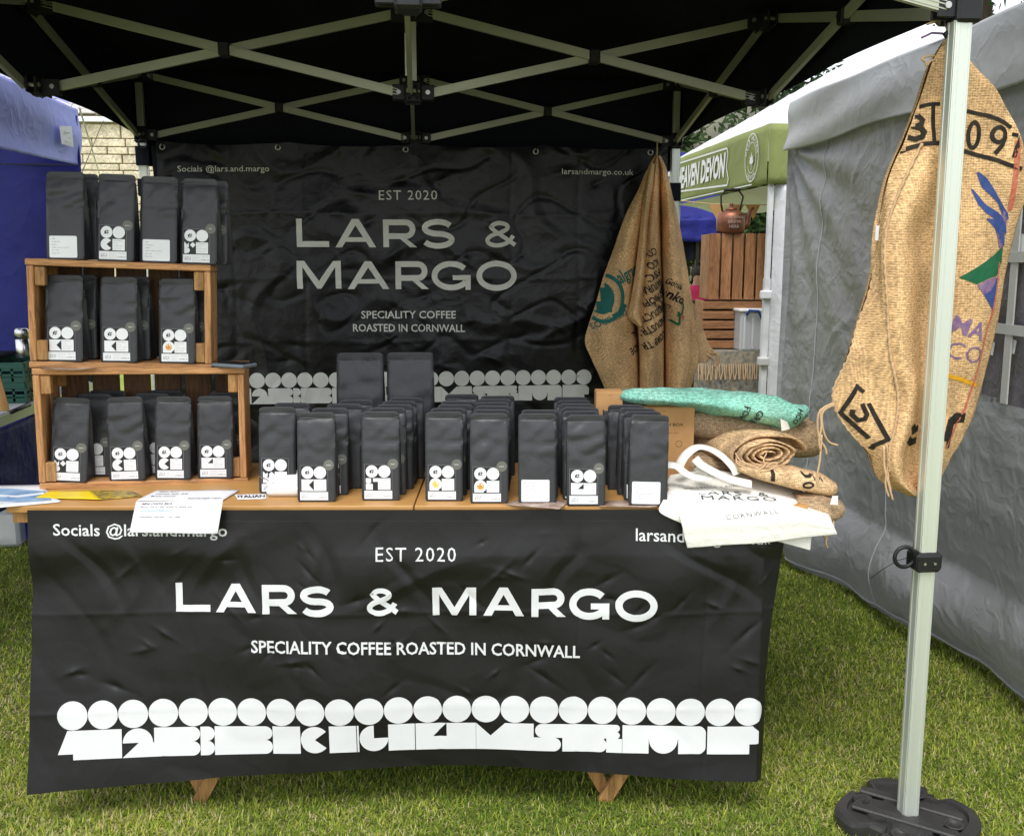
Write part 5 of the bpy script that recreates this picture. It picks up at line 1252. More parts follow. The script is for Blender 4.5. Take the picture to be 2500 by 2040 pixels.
# frayed hem cord running down the fold, ties and dangling threads
hem = [sack_front(.33, k/30)+Vector((0,-.006,0)) for k in range(9, 28)]
m = MB(); m.tube([p+Vector((.0015*sin(i*2.1), 0, 0)) for i, p in enumerate([cat_rom(hem, k/120) for k in range(121)])], lambda t: .0042+.0012*sin(t*260), 6); part('hem_seam', m, TWINE, sackA, smooth=True)
edge = [sack_front(.0, k/30) for k in range(12, 26)]
m = MB(); m.tube([cat_rom(edge, k/90)+Vector((.002*sin(k*1.9), 0, .001*cos(k*2.3))) for k in range(91)], lambda t: .0038+.001*sin(t*230), 6); part('edge_seam', m, TWINE, sackA, smooth=True)
strands('loose_thread', [[(1.189, 0.05, 1.3), (1.158, 0.05, 1.285), (1.148, 0.05, 1.271), (1.153, 0.05, 1.236), (1.148, 0.05, 1.194), (1.155, 0.05, 1.164)], [(1.186, 0.05, 1.297), (1.154, 0.05, 1.276), (1.159, 0.05, 1.224), (1.178, 0.05, 1.19), (1.205, 0.05, 1.18)], [(1.184, 0.05, 1.302), (1.144, 0.05, 1.277), (1.145, 0.05, 1.212), (1.167, 0.05, 1.174), (1.173, 0.05, 1.154)], [(1.155, 0.05, 1.212), (1.154, 0.05, 1.14), (1.147, 0.05, 1.08), (1.156, 0.05, 1.056)], [(1.351, 0.05, 1.179), (1.358, 0.05, 1.124), (1.355, 0.05, 1.063), (1.368, 0.05, 1.024)], [(1.343, 0.05, 1.173), (1.349, 0.05, 1.112), (1.368, 0.05, 1.051), (1.381, 0.05, 1.014)], [(1.357, 0.05, 1.184), (1.367, 0.05, 1.136), (1.361, 0.05, 1.088), (1.374, 0.05, 1.039)], [(1.388, 0.05, 2.238), (1.393, 0.05, 2.223), (1.404, 0.05, 2.235), (1.417, 0.05, 2.238)], [(1.388, 0.05, 2.233), (1.378, 0.05, 2.24), (1.391, 0.05, 2.246), (1.414, 0.05, 2.248)]], .0032, TWINE, sackA)
m = MB(); m.tube([Vector(p) for p in [(1.431, 0.03, 2.278), (1.433, 0.03, 2.305), (1.427, 0.03, 2.345), (1.406, 0.03, 2.336), (1.375, 0.03, 2.323)]], .003, 6); part('tie_string', m, TWINE, sackA, smooth=True)
m = MB(); m.tube([Vector(p) for p in [(1.363, 0.03, 2.289), (1.391, 0.03, 2.302), (1.42, 0.03, 2.301), (1.439, 0.03, 2.295), (1.428, 0.03, 2.324), (1.422, 0.03, 2.365)]], .003, 6); part('tie_string', m, PURINK, sackA, smooth=True)
m = MB(); m.tube([Vector(p) for p in [(1.423, 0.02, 2.303), (1.433, 0.02, 2.291)]], .010, 8); part('tie_knot', m, BLKP, sackA, smooth=True)
m = MB(); m.box((1.307, 0.1, 1.779), (.010, .002, .042)); part('sewn_tag', m, PAPER, sackA)

sackB = thing('hanging_sack', 'hessian sacks with green and black stencils gathered and hung on the back right leg', 'sack', (1.315, 2.66, 0.991), 0, 'hessian sacks hung up on the gazebo')
RB = [[(1.285, 2.666, 2.254), (1.281, 2.639, 2.251), (1.286, 2.651, 2.253), (1.299, 2.696, 2.257), (1.29, 2.648, 2.252), (1.285, 2.621, 2.249), (1.29, 2.642, 2.252), (1.303, 2.684, 2.256), (1.297, 2.651, 2.253), (1.295, 2.633, 2.251), (1.311, 2.672, 2.255)], [(1.263, 2.666, 2.222), (1.261, 2.639, 2.219), (1.269, 2.651, 2.22), (1.286, 2.696, 2.225), (1.281, 2.648, 2.22), (1.282, 2.621, 2.218), (1.293, 2.642, 2.22), (1.31, 2.684, 2.224), (1.307, 2.651, 2.221), (1.309, 2.633, 2.219), (1.33, 2.672, 2.223)], [(1.235, 2.666, 2.168), (1.238, 2.639, 2.166), (1.25, 2.651, 2.167), (1.272, 2.696, 2.171), (1.272, 2.648, 2.167), (1.278, 2.621, 2.164), (1.295, 2.642, 2.166), (1.319, 2.684, 2.17), (1.319, 2.651, 2.167), (1.326, 2.633, 2.166), (1.352, 2.672, 2.169)], [(1.196, 2.671, 2.071), (1.207, 2.62, 2.068), (1.232, 2.643, 2.069), (1.268, 2.728, 2.075), (1.26, 2.637, 2.069), (1.266, 2.586, 2.066), (1.293, 2.626, 2.069), (1.326, 2.705, 2.074), (1.324, 2.643, 2.07), (1.341, 2.609, 2.068), (1.38, 2.683, 2.073)], [(1.126, 2.68, 1.926), (1.154, 2.59, 1.922), (1.212, 2.63, 1.924), (1.265, 2.78, 1.93), (1.241, 2.62, 1.924), (1.247, 2.53, 1.92), (1.291, 2.6, 1.923), (1.343, 2.74, 1.929), (1.332, 2.63, 1.924), (1.352, 2.57, 1.922), (1.425, 2.7, 1.928)], [(1.064, 2.68, 1.748), (1.113, 2.59, 1.747), (1.185, 2.63, 1.748), (1.242, 2.78, 1.749), (1.223, 2.62, 1.748), (1.247, 2.53, 1.747), (1.299, 2.6, 1.747), (1.35, 2.74, 1.749), (1.339, 2.63, 1.748), (1.377, 2.57, 1.747), (1.465, 2.7, 1.748)], [(1.016, 2.68, 1.611), (1.08, 2.59, 1.612), (1.165, 2.63, 1.611), (1.231, 2.78, 1.608), (1.215, 2.62, 1.611), (1.245, 2.53, 1.613), (1.307, 2.6, 1.612), (1.359, 2.74, 1.609), (1.347, 2.63, 1.611), (1.395, 2.57, 1.612), (1.495, 2.7, 1.609)], [(0.975, 2.68, 1.461), (1.046, 2.59, 1.465), (1.15, 2.63, 1.463), (1.218, 2.78, 1.456), (1.207, 2.62, 1.463), (1.249, 2.53, 1.467), (1.318, 2.6, 1.463), (1.37, 2.74, 1.457), (1.36, 2.63, 1.462), (1.413, 2.57, 1.464), (1.523, 2.7, 1.458)], [(0.936, 2.68, 1.347), (1.03, 2.59, 1.352), (1.157, 2.63, 1.349), (1.225, 2.78, 1.338), (1.209, 2.62, 1.349), (1.252, 2.53, 1.355), (1.326, 2.6, 1.35), (1.378, 2.74, 1.34), (1.368, 2.63, 1.347), (1.425, 2.57, 1.351), (1.543, 2.7, 1.342)], [(0.916, 2.68, 1.254), (1.018, 2.59, 1.261), (1.172, 2.63, 1.256), (1.236, 2.78, 1.243), (1.216, 2.62, 1.257), (1.254, 2.53, 1.264), (1.33, 2.6, 1.258), (1.382, 2.74, 1.245), (1.373, 2.63, 1.255), (1.435, 2.57, 1.259), (1.56, 2.7, 1.247)], [(0.954, 2.68, 1.163), (1.042, 2.59, 1.171), (1.186, 2.63, 1.166), (1.243, 2.78, 1.15), (1.22, 2.62, 1.166), (1.256, 2.53, 1.175), (1.333, 2.6, 1.167), (1.385, 2.74, 1.153), (1.375, 2.63, 1.164), (1.444, 2.57, 1.169), (1.57, 2.7, 1.155)], [(0.999, 2.68, 1.068), (1.078, 2.59, 1.078), (1.195, 2.63, 1.072), (1.248, 2.78, 1.054), (1.222, 2.62, 1.073), (1.258, 2.53, 1.084), (1.335, 2.6, 1.074), (1.387, 2.74, 1.057), (1.378, 2.63, 1.07), (1.438, 2.57, 1.077), (1.547, 2.7, 1.06)], [(1.05, 2.68, 0.952), (1.115, 2.59, 0.964), (1.199, 2.63, 0.958), (1.253, 2.78, 0.936), (1.225, 2.62, 0.959), (1.261, 2.53, 0.971), (1.338, 2.6, 0.96), (1.391, 2.74, 0.939), (1.381, 2.63, 0.955), (1.423, 2.57, 0.963), (1.52, 2.7, 0.943)]]
fb_ = loft_fn(RB)
def sb_fn(u, v): 
    p = fb_(u, v); k = min(1, v*5); return p+Vector((0, -k*(.012*nz3(p.x*7, p.z*3, 8.)+.012*nz3(p.x*15, p.z*2, 3.)), 0))
mbk = MB(); mbk.grid(sb_fn, 110, 90); part('front_cloth', mbk, JUTE_S, sackB, smooth=True, solid=.005)
RF = [[(1.246, 2.61, 2.206), (1.236, 2.53, 2.198), (1.266, 2.61, 2.206)], [(1.218, 2.61, 2.067), (1.217, 2.53, 2.062), (1.258, 2.61, 2.067)], [(1.203, 2.61, 1.923), (1.205, 2.53, 1.92), (1.253, 2.61, 1.923)], [(1.189, 2.61, 1.747), (1.198, 2.53, 1.747), (1.243, 2.61, 1.747)], [(1.174, 2.61, 1.612), (1.187, 2.53, 1.613), (1.237, 2.61, 1.612)], [(1.154, 2.61, 1.479), (1.172, 2.53, 1.483), (1.227, 2.61, 1.479)], [(1.138, 2.61, 1.402), (1.167, 2.53, 1.406), (1.229, 2.61, 1.401)], [(1.168, 2.61, 1.366), (1.184, 2.53, 1.371), (1.229, 2.61, 1.365)], [(1.203, 2.61, 1.341), (1.198, 2.53, 1.346), (1.23, 2.61, 1.341)]]
ff = loft_fn(RF); mf = MB(); mf.grid(lambda u, v: ff(u, v), 24, 50); part('folded_flap', mf, JUTE_S, sackB, smooth=True, solid=.006)
RC = [[(1.524, 2.74, 1.461), (1.534, 2.74, 1.461), (1.543, 2.74, 1.461)], [(1.537, 2.74, 1.346), (1.573, 2.74, 1.346), (1.59, 2.74, 1.345)], [(1.551, 2.74, 1.23), (1.603, 2.74, 1.23), (1.636, 2.74, 1.229)], [(1.559, 2.74, 1.179), (1.619, 2.74, 1.178), (1.678, 2.74, 1.178)], [(1.568, 2.74, 1.127), (1.597, 2.74, 1.127), (1.621, 2.74, 1.127)]]
fc = loft_fn(RC); mc = MB(); mc.grid(lambda u, v: fc(u, v), 12, 20); part('corner_flap', mc, JUTE, sackB, smooth=True, solid=.006)
strands('loose_thread', [[(1.644, 2.72, 1.18), (1.679, 2.72, 1.18), (1.695, 2.72, 1.138), (1.677, 2.72, 1.11)], [(1.655, 2.72, 1.189), (1.685, 2.72, 1.161), (1.673, 2.72, 1.091)], [(1.623, 2.72, 1.171), (1.661, 2.72, 1.147), (1.658, 2.72, 1.115)], [(1.232, 2.72, 1.344), (1.251, 2.72, 1.326), (1.238, 2.72, 1.299)], [(1.241, 2.72, 1.349), (1.233, 2.72, 1.317), (1.256, 2.72, 1.308)]], .006, TWINE, sackB)
m = MB(); m.tube([Vector(p) for p in [(1.289, 2.66, 2.228), (1.292, 2.66, 2.275), (1.291, 2.66, 2.328)]], .004, 6); part('tie_string', m, TWINE, sackB, smooth=True)
cB = caster(bvh_of(mbk), MX, (0,1,0))
def inkB(P, m, nm='print', cell=.02): return conform(P, cell, cB, m, nm, sackB, off=.006, lay=.0001)
P = P2(); (cx, cz), = [(1.013, 1.495)]
P.disc(cx-.012, cz, .058, 0, ry=.088); 
P.ring(cx-.005, cz, .105, .020, 0, 32, ry=.135, a0=-150, a1=78); P.stroke([(cx+.04, cz-.10), (cx+.085, cz-.075), (cx+.10, cz-.03)], .03); P.rect(cx+.01, cz-.075, cx+.035, cz-.02)
(x0, z0), (x1, z1) = [(1.091, 1.574), (1.167, 1.618)]; word(P, 'algrano', x0, x0+.155, z0, .070, 0, .02, rot=.5, pivot=(x0, z0)); inkB(P, TEALINK)
P = P2(); (x0, z0), (x1, z1) = [(0.953, 1.322), (1.135, 1.41)]; word(P, 'SOURCED', x0, x0+sqrt((x1-x0)**2+(z1-z0)**2), z0, .034, 0, .01, rot=atan2(z1-z0, x1-x0), pivot=(x0, z0)); inkB(P, TEALINK)
P = P2()
for t, (xa, za), w_ in (('CORP TRADE', (1.342, 1.32), .175), ('INDUSTRIAL', (1.34, 1.401), .165), ('PRODUCT OF', (1.336, 1.472), .16), ('ETHIOPIA', (1.327, 1.545), .13), ('NATURAL', (1.312, 1.605), .11), ('FSC', (1.295, 1.656), .07), ('ICO', (1.278, 1.71), .05), ('CO', (1.258, 1.767), .035)):
    word(P, t, xa, xa+w_*1.25, za, .040, 0, .02, rot=pi+.5, pivot=(xa, za))
inkB(P, BLKINK)
P = P2(); (x0, z0), = [(1.342, 1.508)]; word(P, 'Banko', x0-.045, x0+.10, z0, .05, 0, .03, rot=-.5, pivot=(x0, z0))
word(P, 'Gonda', x0-.03, x0+.055, z0+.065, .032, 0, .015, rot=-.5, pivot=(x0, z0)); word(P, 'WASHED', x0-.04, x0+.06, z0-.05, .022, 0, .02, rot=-.5, pivot=(x0, z0)); word(P, 'PRODUCERS', x0-.06, x0+.065, z0-.085, .022, 0, .02, rot=-.5, pivot=(x0, z0)); inkB(P, BLKINK)
P = P2(); P.stroke([(1.34, 1.397), (1.382, 1.374), (1.415, 1.351)], .012); P.stroke([(1.415, 1.351), (1.416, 1.401), (1.408, 1.423)], .010); P.stroke([(1.404, 1.401), (1.427, 1.412), (1.439, 1.45), (1.425, 1.479)], .010); inkB(P, GRNINK)
P = P2(); P.disc(*(1.432, 1.392), .013, 0); inkB(P, REDINK)

# ================================================================== GREY TENT ON THE RIGHT
gt = thing('grey_tent', 'large crumpled grey tent with a side window standing right of the coffee stall', 'tent', (2.2, 1.5, 0))
def gwall(u, v):
    y = -.30+3.36*u; z = .015+2.40*(1-v); low = max(0, (.75-z)/.75)
    x = 2.21 + low**1.3*(.20*max(0, (1.9-y)/1.9) + .05 - .12*exp(-((y-2.35)/.5)**2)) + .030*nz3(y*1.1, z*1.1, 2.)*(.3+low) + .008*nz3(y*3.1, z*3.7, 6.) + .045*low**2*sin(y*7+2*nz3(y*2, 0, 1))
    # folds fanning from the top far corner
    a = atan2(2.36-z, 3.15-y); r = sqrt((2.36-z)**2+(3.15-y)**2)
    x += .022*sin(a*19+nz3(y*1.5, z*1.5, 1)*2)*exp(-r/1.0)*min(1, r*4)
    x -= .012*max(0, ridge(y*1.1, z*.8, 1.1, 2.4)-.72)*2 - .007*max(0, ridge(y*1.3, z, 5.1, 4.5)-.75)*2
    for g_ in (.2, .62, 1.04, 1.46, 1.88, 2.30, 2.72): x += .0035*exp(-abs(y-g_-.008*sin(z*6+g_))/.010)
    for g_ in (.5, .95, 1.4, 1.85): x -= .0030*exp(-abs(z-g_-.008*sin(y*5+g_))/.010)
    if z < .42: x -= .11*sin(pi*min(1, z/.42))*(1+.35*sin(y*6+nz3(y*2, 0, 3)))
    z2 = z + .02*nz3(y*3, 0, 4)*(low > .9)
    return Vector((x, y, max(z2, .012)))
WB = [(0.991, 1.191), (0.955, 1.862)]    # far edge of the clear window
Y_W, Z_B, Z_T = WB[0][0], WB[0][1], 1.98
m = MB(); m.grid(gwall, 200, 150)
keep = MB(); keep.v = m.v
for f in m.f:
    c = sum((m.v[i] for i in f), Vector())/4
    zb = Z_B + .02*sin(c.y*6)
    if -.2 < c.y < Y_W and zb < c.z < Z_T: continue
    keep.f.append(f); keep.m.append(0)
wl = part('side_wall', keep, GREYT, gt, smooth=True)
for yy in (1.72, 2.62):
    m = MB(); m.tube([gwall((yy+.30)/3.36, k/60)+Vector((-.003, 0, 0)) for k in range(61)], .0035, 5); part('seam', m, GREYV, wl, smooth=True)
m = MB(); m.tube([gwall(k/120, .985)+Vector((-.004, 0, .0)) for k in range(121)], .006, 5); part('hem', m, GREYV, wl, smooth=True)
m = MB(); m.grid(lambda u, v: Vector((2.215+.012*nz3(u*5, v*4, 3.), -.22+(Y_W+.24)*u, Z_B-.03+(Z_T-Z_B+.06)*v)), 30, 20); wn = part('window', m, CLEARV, gt, smooth=True)
for y in [0.82]+[.30, -.05]:
    m = MB(); m.bar((2.193, y, Z_B-.02), (2.193, y+.01, Z_T), .006, .040, up=(0,1,0)); part('window_strap', m, WEB, wn)
for z in [1.709, 1.444]:
    m = MB(); m.bar((2.190, -.2, z), (2.190, Y_W+.02, z+.005), .006, .038); part('window_strap', m, WEB, wn)
for p, s in zip([(0.829, 1.753), (0.939, 1.367), (0.811, 1.386)], ((.10,.09),(.02,.05),(.03,.05))):
    m = MB(); m.box((2.204, p[0], p[1]), (.002, s[0], s[1]), Matrix.Rotation(.15, 3, 'X')); part('paper_note', m, PAPER, wn)
def gval(u, v):
    y = -.35+3.44*u; z = 2.335+.272*v+.01*sin(y*4)*(1-v); 
    x = 2.175 - .012*nz3(y*1.5, z*3, 9.)+.014*sin((z-2.3)*28+y*3.2+1.2*nz3(y*2, z, 3.))*exp(-(3.05-y)/1.3)*(1-.5*v) + .008*sin(y*7+z*9)
    return Vector((x, y, z))
m = MB(); m.grid(gval, 120, 24); part('valance', m, GREYV, gt, smooth=True, solid=.003)
m = MB(); m.grid(lambda u, v: Vector((2.18+1.4*v, -.35+3.43*u, 2.60+.30*v)), 20, 10); part('roof_cloth', m, GREYV, gt, smooth=True)
m = MB(); m.grid(lambda u, v: Vector((2.18+2.8*u, 3.08+.02*nz3(u*6, v*4, 2), .02+2.57*v)), 60, 30); part('end_wall', m, GREYT, gt, smooth=True)
m = MB(); m.tube([Vector(p) for p in [(2.12, 1.625, 0.211), (2.12, 1.531, 0.282), (2.12, 1.389, 0.376), (2.12, 1.269, 0.433), (2.12, 1.249, 0.545)]], .0016, 5); part('guy_line', m, BLKP, gt)

# ================================================================== GREEN AND WHITE GAZEBO BEHIND
GX, GY, GW, GWX = 2.75, 4.98, 2.9, 3.9; ZB_, ZT_ = 2.29, 2.75
gg = thing('green_gazebo', 'white roofed gazebo with an olive green printed valance and white side curtain', 'gazebo', (GX+GW/2, GY+GW/2, 0))
def groof(u, v):
    x = -1+2*u; y = -1+2*v; r = max(abs(x), abs(y)); return Vector((GX+GWX/2+x*GWX/2, GY+GW/2+y*GW/2, ZT_+1.16*(1-r)+.01*nz3(x*3, y*3, 1)))
m = MB(); m.grid(groof, 24, 24); part('roof_cloth', m, WHITET, gg, smooth=True)
def gside(x0, y0, x1, y1, nm='valance'):
    m = MB(); n = Vector((y1-y0, x0-x1, 0)).normalized()
    def fn(u, v):
        return Vector((x0+(x1-x0)*u, y0+(y1-y0)*u, ZB_+(ZT_-ZB_)*v)) + n*(.012*nz3(u*7, v*3, x0)+.008)
    m.grid(fn, 40, 8); return part(nm, m, GREENT, gg, smooth=True, solid=.003)
vl = gside(GX, GY+GW, GX, GY); gside(GX, GY, GX+GWX, GY)
P = P2()     # coordinates: -y along, z up, seen from the left
la = lambda pts: [(-p[0], p[1]) for p in pts]
f = lambda x, y: (Vector((GX-.018, -x, y)), Vector((-1, 0, 0)))
E1 = [(-7.626, 2.694), (-5.972, 2.671)]; E2 = [(-7.595, 2.405), (-5.934, 2.35)]
P.stroke([E1[0], E1[1], (E1[1][0]+.03, E1[1][1]-.04), (E1[1][0]-.0, (E1[1][1]+E2[1][1])/2), (E2[1][0]+.03, E2[1][1]+.05), E2[1], E2[0]], .016)
P.rect(-GY-GW+.1, ZB_+.012, -GY-.30, ZB_+.022); 
(x0, z0), (x1, z1) = [(-7.599, 2.448), (-5.749, 2.406)]
word(P, 'HERB HEAVEN DEVON', x0-.62, E1[1][0]-.06, z0-.01, .205, 0, .04, slant=.15)
(cx, cz), = [(-5.313, 2.524)]
P.ring(cx, cz, .165, .010, 0, 36, ry=.195); P.ring(cx, cz, .105, .006, 0, 36, ry=.125, a0=-150, a1=150)
for a, l in ((90,.10),(60,.08),(120,.08),(30,.06),(150,.06)):
    d = (cos(radians(a)), sin(radians(a))); q = (-d[1], d[0]); b0 = (cx, cz-.05)
    P.poly([b0, (b0[0]+d[0]*l*.5+q[0]*.014, b0[1]+d[1]*l*.5+q[1]*.014), (b0[0]+d[0]*l, b0[1]+d[1]*l), (b0[0]+d[0]*l*.5-q[0]*.014, b0[1]+d[1]*l*.5-q[1]*.014)])
P.stroke([(cx, cz-.10), (cx, cz-.03)], .008)
for i, ch in enumerate('HERB HEAVEN'):
    if ch == ' ': continue
    a = radians(165-15*i); word(P, ch, cx+.135*cos(a)-.013, cx+.135*cos(a)+.013, cz+.158*sin(a)-.017, .034, 0, .01, rot=a-pi/2, pivot=(cx+.135*cos(a), cz+.158*sin(a)))
for i, ch in enumerate('DEVON'):
    a = radians(-122+16*i); word(P, ch, cx+.135*cos(a)-.014, cx+.135*cos(a)+.014, cz+.158*sin(a)-.017, .034, 0, .01, rot=a+pi/2, pivot=(cx+.135*cos(a), cz+.158*sin(a)))
conform(P, None, f, PRINT, 'print', vl, off=.004, lay=.0008)
m = MB(); m.grid(lambda u, v: Vector((GX+.015+.5*v, GY+.02+(GW-.04)*u, ZB_-.01-.12*v*v+.02*sin(u*9)*v)), 20, 6)
part('white_lining', m, WHITET, gg, smooth=True)
def glg(x, y):
    m = MB(); m.bar((x, y, 0), (x, y, 1.55), .048, .048, up=(0,1,0)); l = part('leg', m, mat('white_painted_metal', (.66,.67,.68), .4), gg)
    m = MB(); m.bar((x, y, 1.55), (x, y, ZT_), .038, .038, up=(0,1,0)); part('inner_leg', m, MATS['white_painted_metal'], gg)
    for z in (1.42, .88):
        m = MB(); m.box((x-.01, y-.02, z), (.085, .075, .07), bev=.01); part('leg_clamp', m, MATS['white_painted_metal'] if z > 1 else WEB, l)
for x, y in ((GX+.05, GY+.05), (GX+GWX-.05, GY+.05), (GX+.05, GY+GW-.05), (GX+GWX-.05, GY+GW-.05)): glg(x, y)
m = MB(); m.grid(lambda u, v: Vector((GX+.09+.60*u, GY+.03+.035*sin(u*26+v*2)+.01*nz3(u*9, v*5, 1.), .05+2.24*v)), 60, 40); part('side_curtain', m, WHITET, gg, smooth=True, solid=.002)

# ================================================================== THINGS UNDER THE GREEN GAZEBO
def slat_crate(name, label, c, w, h, d, vertical, n, mt, grp='wooden slatted crates on the far table'):
    r = thing(name, label, 'crate', tuple(c), TROT, grp); R = Matrix.Rotation(TROT, 3, 'Z'); c = Vector(c)
    def b(nm, off, dd, mm):
        m = MB(); m.box(c+R@Vector(off), dd, R, bev=.002); part(nm, m, mm, r)
    for k in range(n):
        if vertical: bw = w/n; b('slat', (-w/2+bw*(k+.5), -d/2, h/2), (bw-.016, .014, h), mt)
        else: bh = h/n; b('slat', (0, -d/2, bh*(k+.5)), (w, .014, bh-.018), mt)
    for sx in (-1, 1): b('side_board', (sx*(w/2-.008), .01, h/2), (.016, d, h-.01), mt)
    b('back_board', (0, d/2, h/2), (w-.03, .012, h-.02), WOOD_D); b('base_board', (0, 0, .01), (w-.04, d-.02, .016), WOOD_D)
zt2 = 0.933
cA1 = (2.724, 5.6, 0.933); hA = 0.42100000000000004; wA = 0.5510000000000002
slat_crate('slatted_crate', 'lower brown slatted crate with horizontal boards on the patterned tablecloth', (cA1[0], 5.7, cA1[2]), wA, hA, .34, False, 5, CRATEH)
cA2 = (2.737, 5.6, 1.357); hB = 0.56; wB = 0.5059999999999998
slat_crate('slatted_crate', 'upper brown slatted crate with upright boards holding the copper kettle', (cA2[0], 5.7, cA2[2]+.003), wB, hB, .34, True, 5, CRATEW)
zk = cA2[2]+.003+hB; kx = 2.668
kt = thing('copper_kettle', 'old brown copper kettle with chalk writing standing on the slatted crates', 'kettle', (kx, 5.6, zk+.002), 0)
m = MB(); m.lathe([(.0,0),(.105,0),(.118,.02),(.124,.08),(.122,.135),(.112,.165),(.07,.190),(.0,.20)], (kx, 5.6, zk+.003), 28); kb = part('body', m, COPPER, kt, smooth=True)
m = MB(); m.lathe([(.0,.192),(.055,.194),(.05,.212),(.02,.222),(.010,.228),(.018,.242),(.010,.258),(.0,.262)], (kx, 5.6, zk), 20); part('lid', m, COPPER, kt, smooth=True)
m = MB(); m.tube([(kx+.105, 5.6, zk+.05), (kx+.145, 5.6, zk+.085), (kx+.150, 5.6, zk+.14), (kx+.165, 5.6, zk+.185), (kx+.195, 5.6, zk+.215)], lambda t: .032-.018*t, 12); part('spout', m, COPPER, kt, smooth=True)
m = MB(); m.tube([(kx-.075, 5.6, zk+.18), (kx-.09, 5.6, zk+.24), (kx-.095, 5.6, zk+.31), (kx-.06, 5.6, zk+.36), (kx+.06, 5.6, zk+.36), (kx+.10, 5.6, zk+.31), (kx+.085, 5.6, zk+.24), (kx+.075, 5.6, zk+.18)], .008, 8); hd = part('handle', m, IRON, kt, smooth=True)
m = MB(); m.tube([(kx-.07, 5.6, zk+.362), (kx, 5.6, zk+.368), (kx+.07, 5.6, zk+.366)], .013, 10); part('grip', m, IRON, hd, smooth=True)
def kf(x, y):
    a = x/.124; return Vector((kx+.126*sin(a), 5.6-.126*cos(a), zk+y)), Vector((sin(a), -cos(a), 0))
P = P2(); word(P, 'Pot Black', -.09, .075, .125, .026, 0, -.01, slant=.2); word(P, 'BREW', -.06, .05, .085, .026, 0, -.01); word(P, 'HERB', -.05, .03, .045, .026, 0, -.01)
conform(P, .02, kf, mat('chalk', (.45,.38,.34), .9), 'chalk_writing', kb, off=.002, lay=.0001)
ft = thing('market_table', 'table under a patterned fringed cloth beneath the green gazebo', 'table', (2.613, 5.4, 0.42), 0)
PCL = mat('patterned_cloth', (.30,.26,.17), .85, vs=22, col2=(.10,.11,.12), bump=.003, bs=60)
x0_, x1_ = 2.312, 3.29
zt2 = cA1[2]-.004
m = MB(); m.grid(lambda u, v: Vector((x0_+(x1_-x0_)*u, 5.35+.75*v, zt2+.002*nz3(u*9, v*9, 1))), 24, 10); part('cloth_top', m, PCL, ft, smooth=True, solid=.003)
PCL2 = mat('patterned_cloth_hem', (.40,.33,.21), .85, vs=30, col2=(.13,.14,.15), bump=.004, bs=40)
m = MB(); m.grid(lambda u, v: Vector((x0_+(x1_-x0_)*u, 5.35-.02*v+.018*sin(u*46+nz3(u*4, 0, 1)*3)*v, zt2-.78*v)), 120, 20); cf = part('cloth_front', m, PCL2, ft, smooth=True)
P = P2()
for i in range(13):
    for j in range(3): P.ring(x0_+.06+.115*i, zt2-.30-.16*j, .034, .010, 0, 14, ry=.055)
conform(P, .05, lambda x, y: (Vector((x, 5.31, y)), Vector((0,-1,0))), mat('grey_motif', (.20,.22,.23), .8, vs=40), 'motif', cf, off=.0, lay=.0)
for i in range(46):
    m = MB(); x = x0_+.03+(x1_-x0_-.06)*i/45; m.tube([(x, 5.325, zt2-.10), (x+.006*sin(i*2), 5.315, zt2-.17), (x+.01*sin(i*3), 5.31, zt2-.235)], .0045, 5); part('fringe', m, TWINE, ft)
# clear storage box with a blue handle
sx, sz_b = 2.819, zt2+.003
sbx = thing('storage_box', 'clear plastic storage box with a blue handle on the far table', 'storage box', (sx, 5.55, sz_b), 0, 'clear plastic storage boxes')
wS = 0.21599999999999975; hS = 0.3360000000000001
m = MB(); m.box((sx, 5.47, sz_b+hS/2), (wS, .20, hS), bev=.012); bd = part('body', m, CLEARP, sbx, smooth=False)
for k in range(3): 
    m = MB(); m.box((sx-wS/3+k*wS/3, 5.366, sz_b+hS*.45), (.016, .012, hS*.8), bev=.003); part('rib', m, CLEARP, bd)
m = MB(); m.box((sx, 5.47, sz_b+hS+.008), (wS+.03, .23, .024), bev=.006); part('lid', m, WHITEP, sbx)
m = MB(); m.tube([(sx-.06, 5.355, sz_b+hS-.03), (sx-.05, 5.33, sz_b+hS+.01), (sx+.03, 5.33, sz_b+hS+.005), (sx+.07, 5.355, sz_b+hS-.06)], .011, 8); part('handle', m, BLUEP, sbx, smooth=True)
# bunting
bt = thing('bunting', 'kraft brown triangular bunting strung under the green gazebo', 'bunting', (2.834, 5.95, 2.199))
q = [(2.293, 5.95, 2.217), (2.685, 5.95, 2.184), (3.106, 5.95, 2.182)]
m = MB(); m.tube([cat_rom([Vector(a) for a in q], k/12) for k in range(13)], .004, 5); part('string', m, TWINE, bt)
for L4 in [[(2.574, 5.94, 2.183), (2.712, 5.94, 2.176), (2.65, 5.94, 2.047)], [(2.746, 5.94, 2.18), (2.892, 5.94, 2.177), (2.826, 5.94, 2.052)], [(2.907, 5.94, 2.181), (3.042, 5.94, 2.181), (2.984, 5.94, 2.049)]]:
    m = MB(); m.add([Vector(p) for p in L4]+[Vector(p)+Vector((0,.003,0)) for p in L4], [(0,1,2),(5,4,3),(0,3,4,1),(1,4,5,2),(2,5,3,0)]); part('pennant', m, mat('kraft_pennant', (.50,.27,.10), .8), bt)

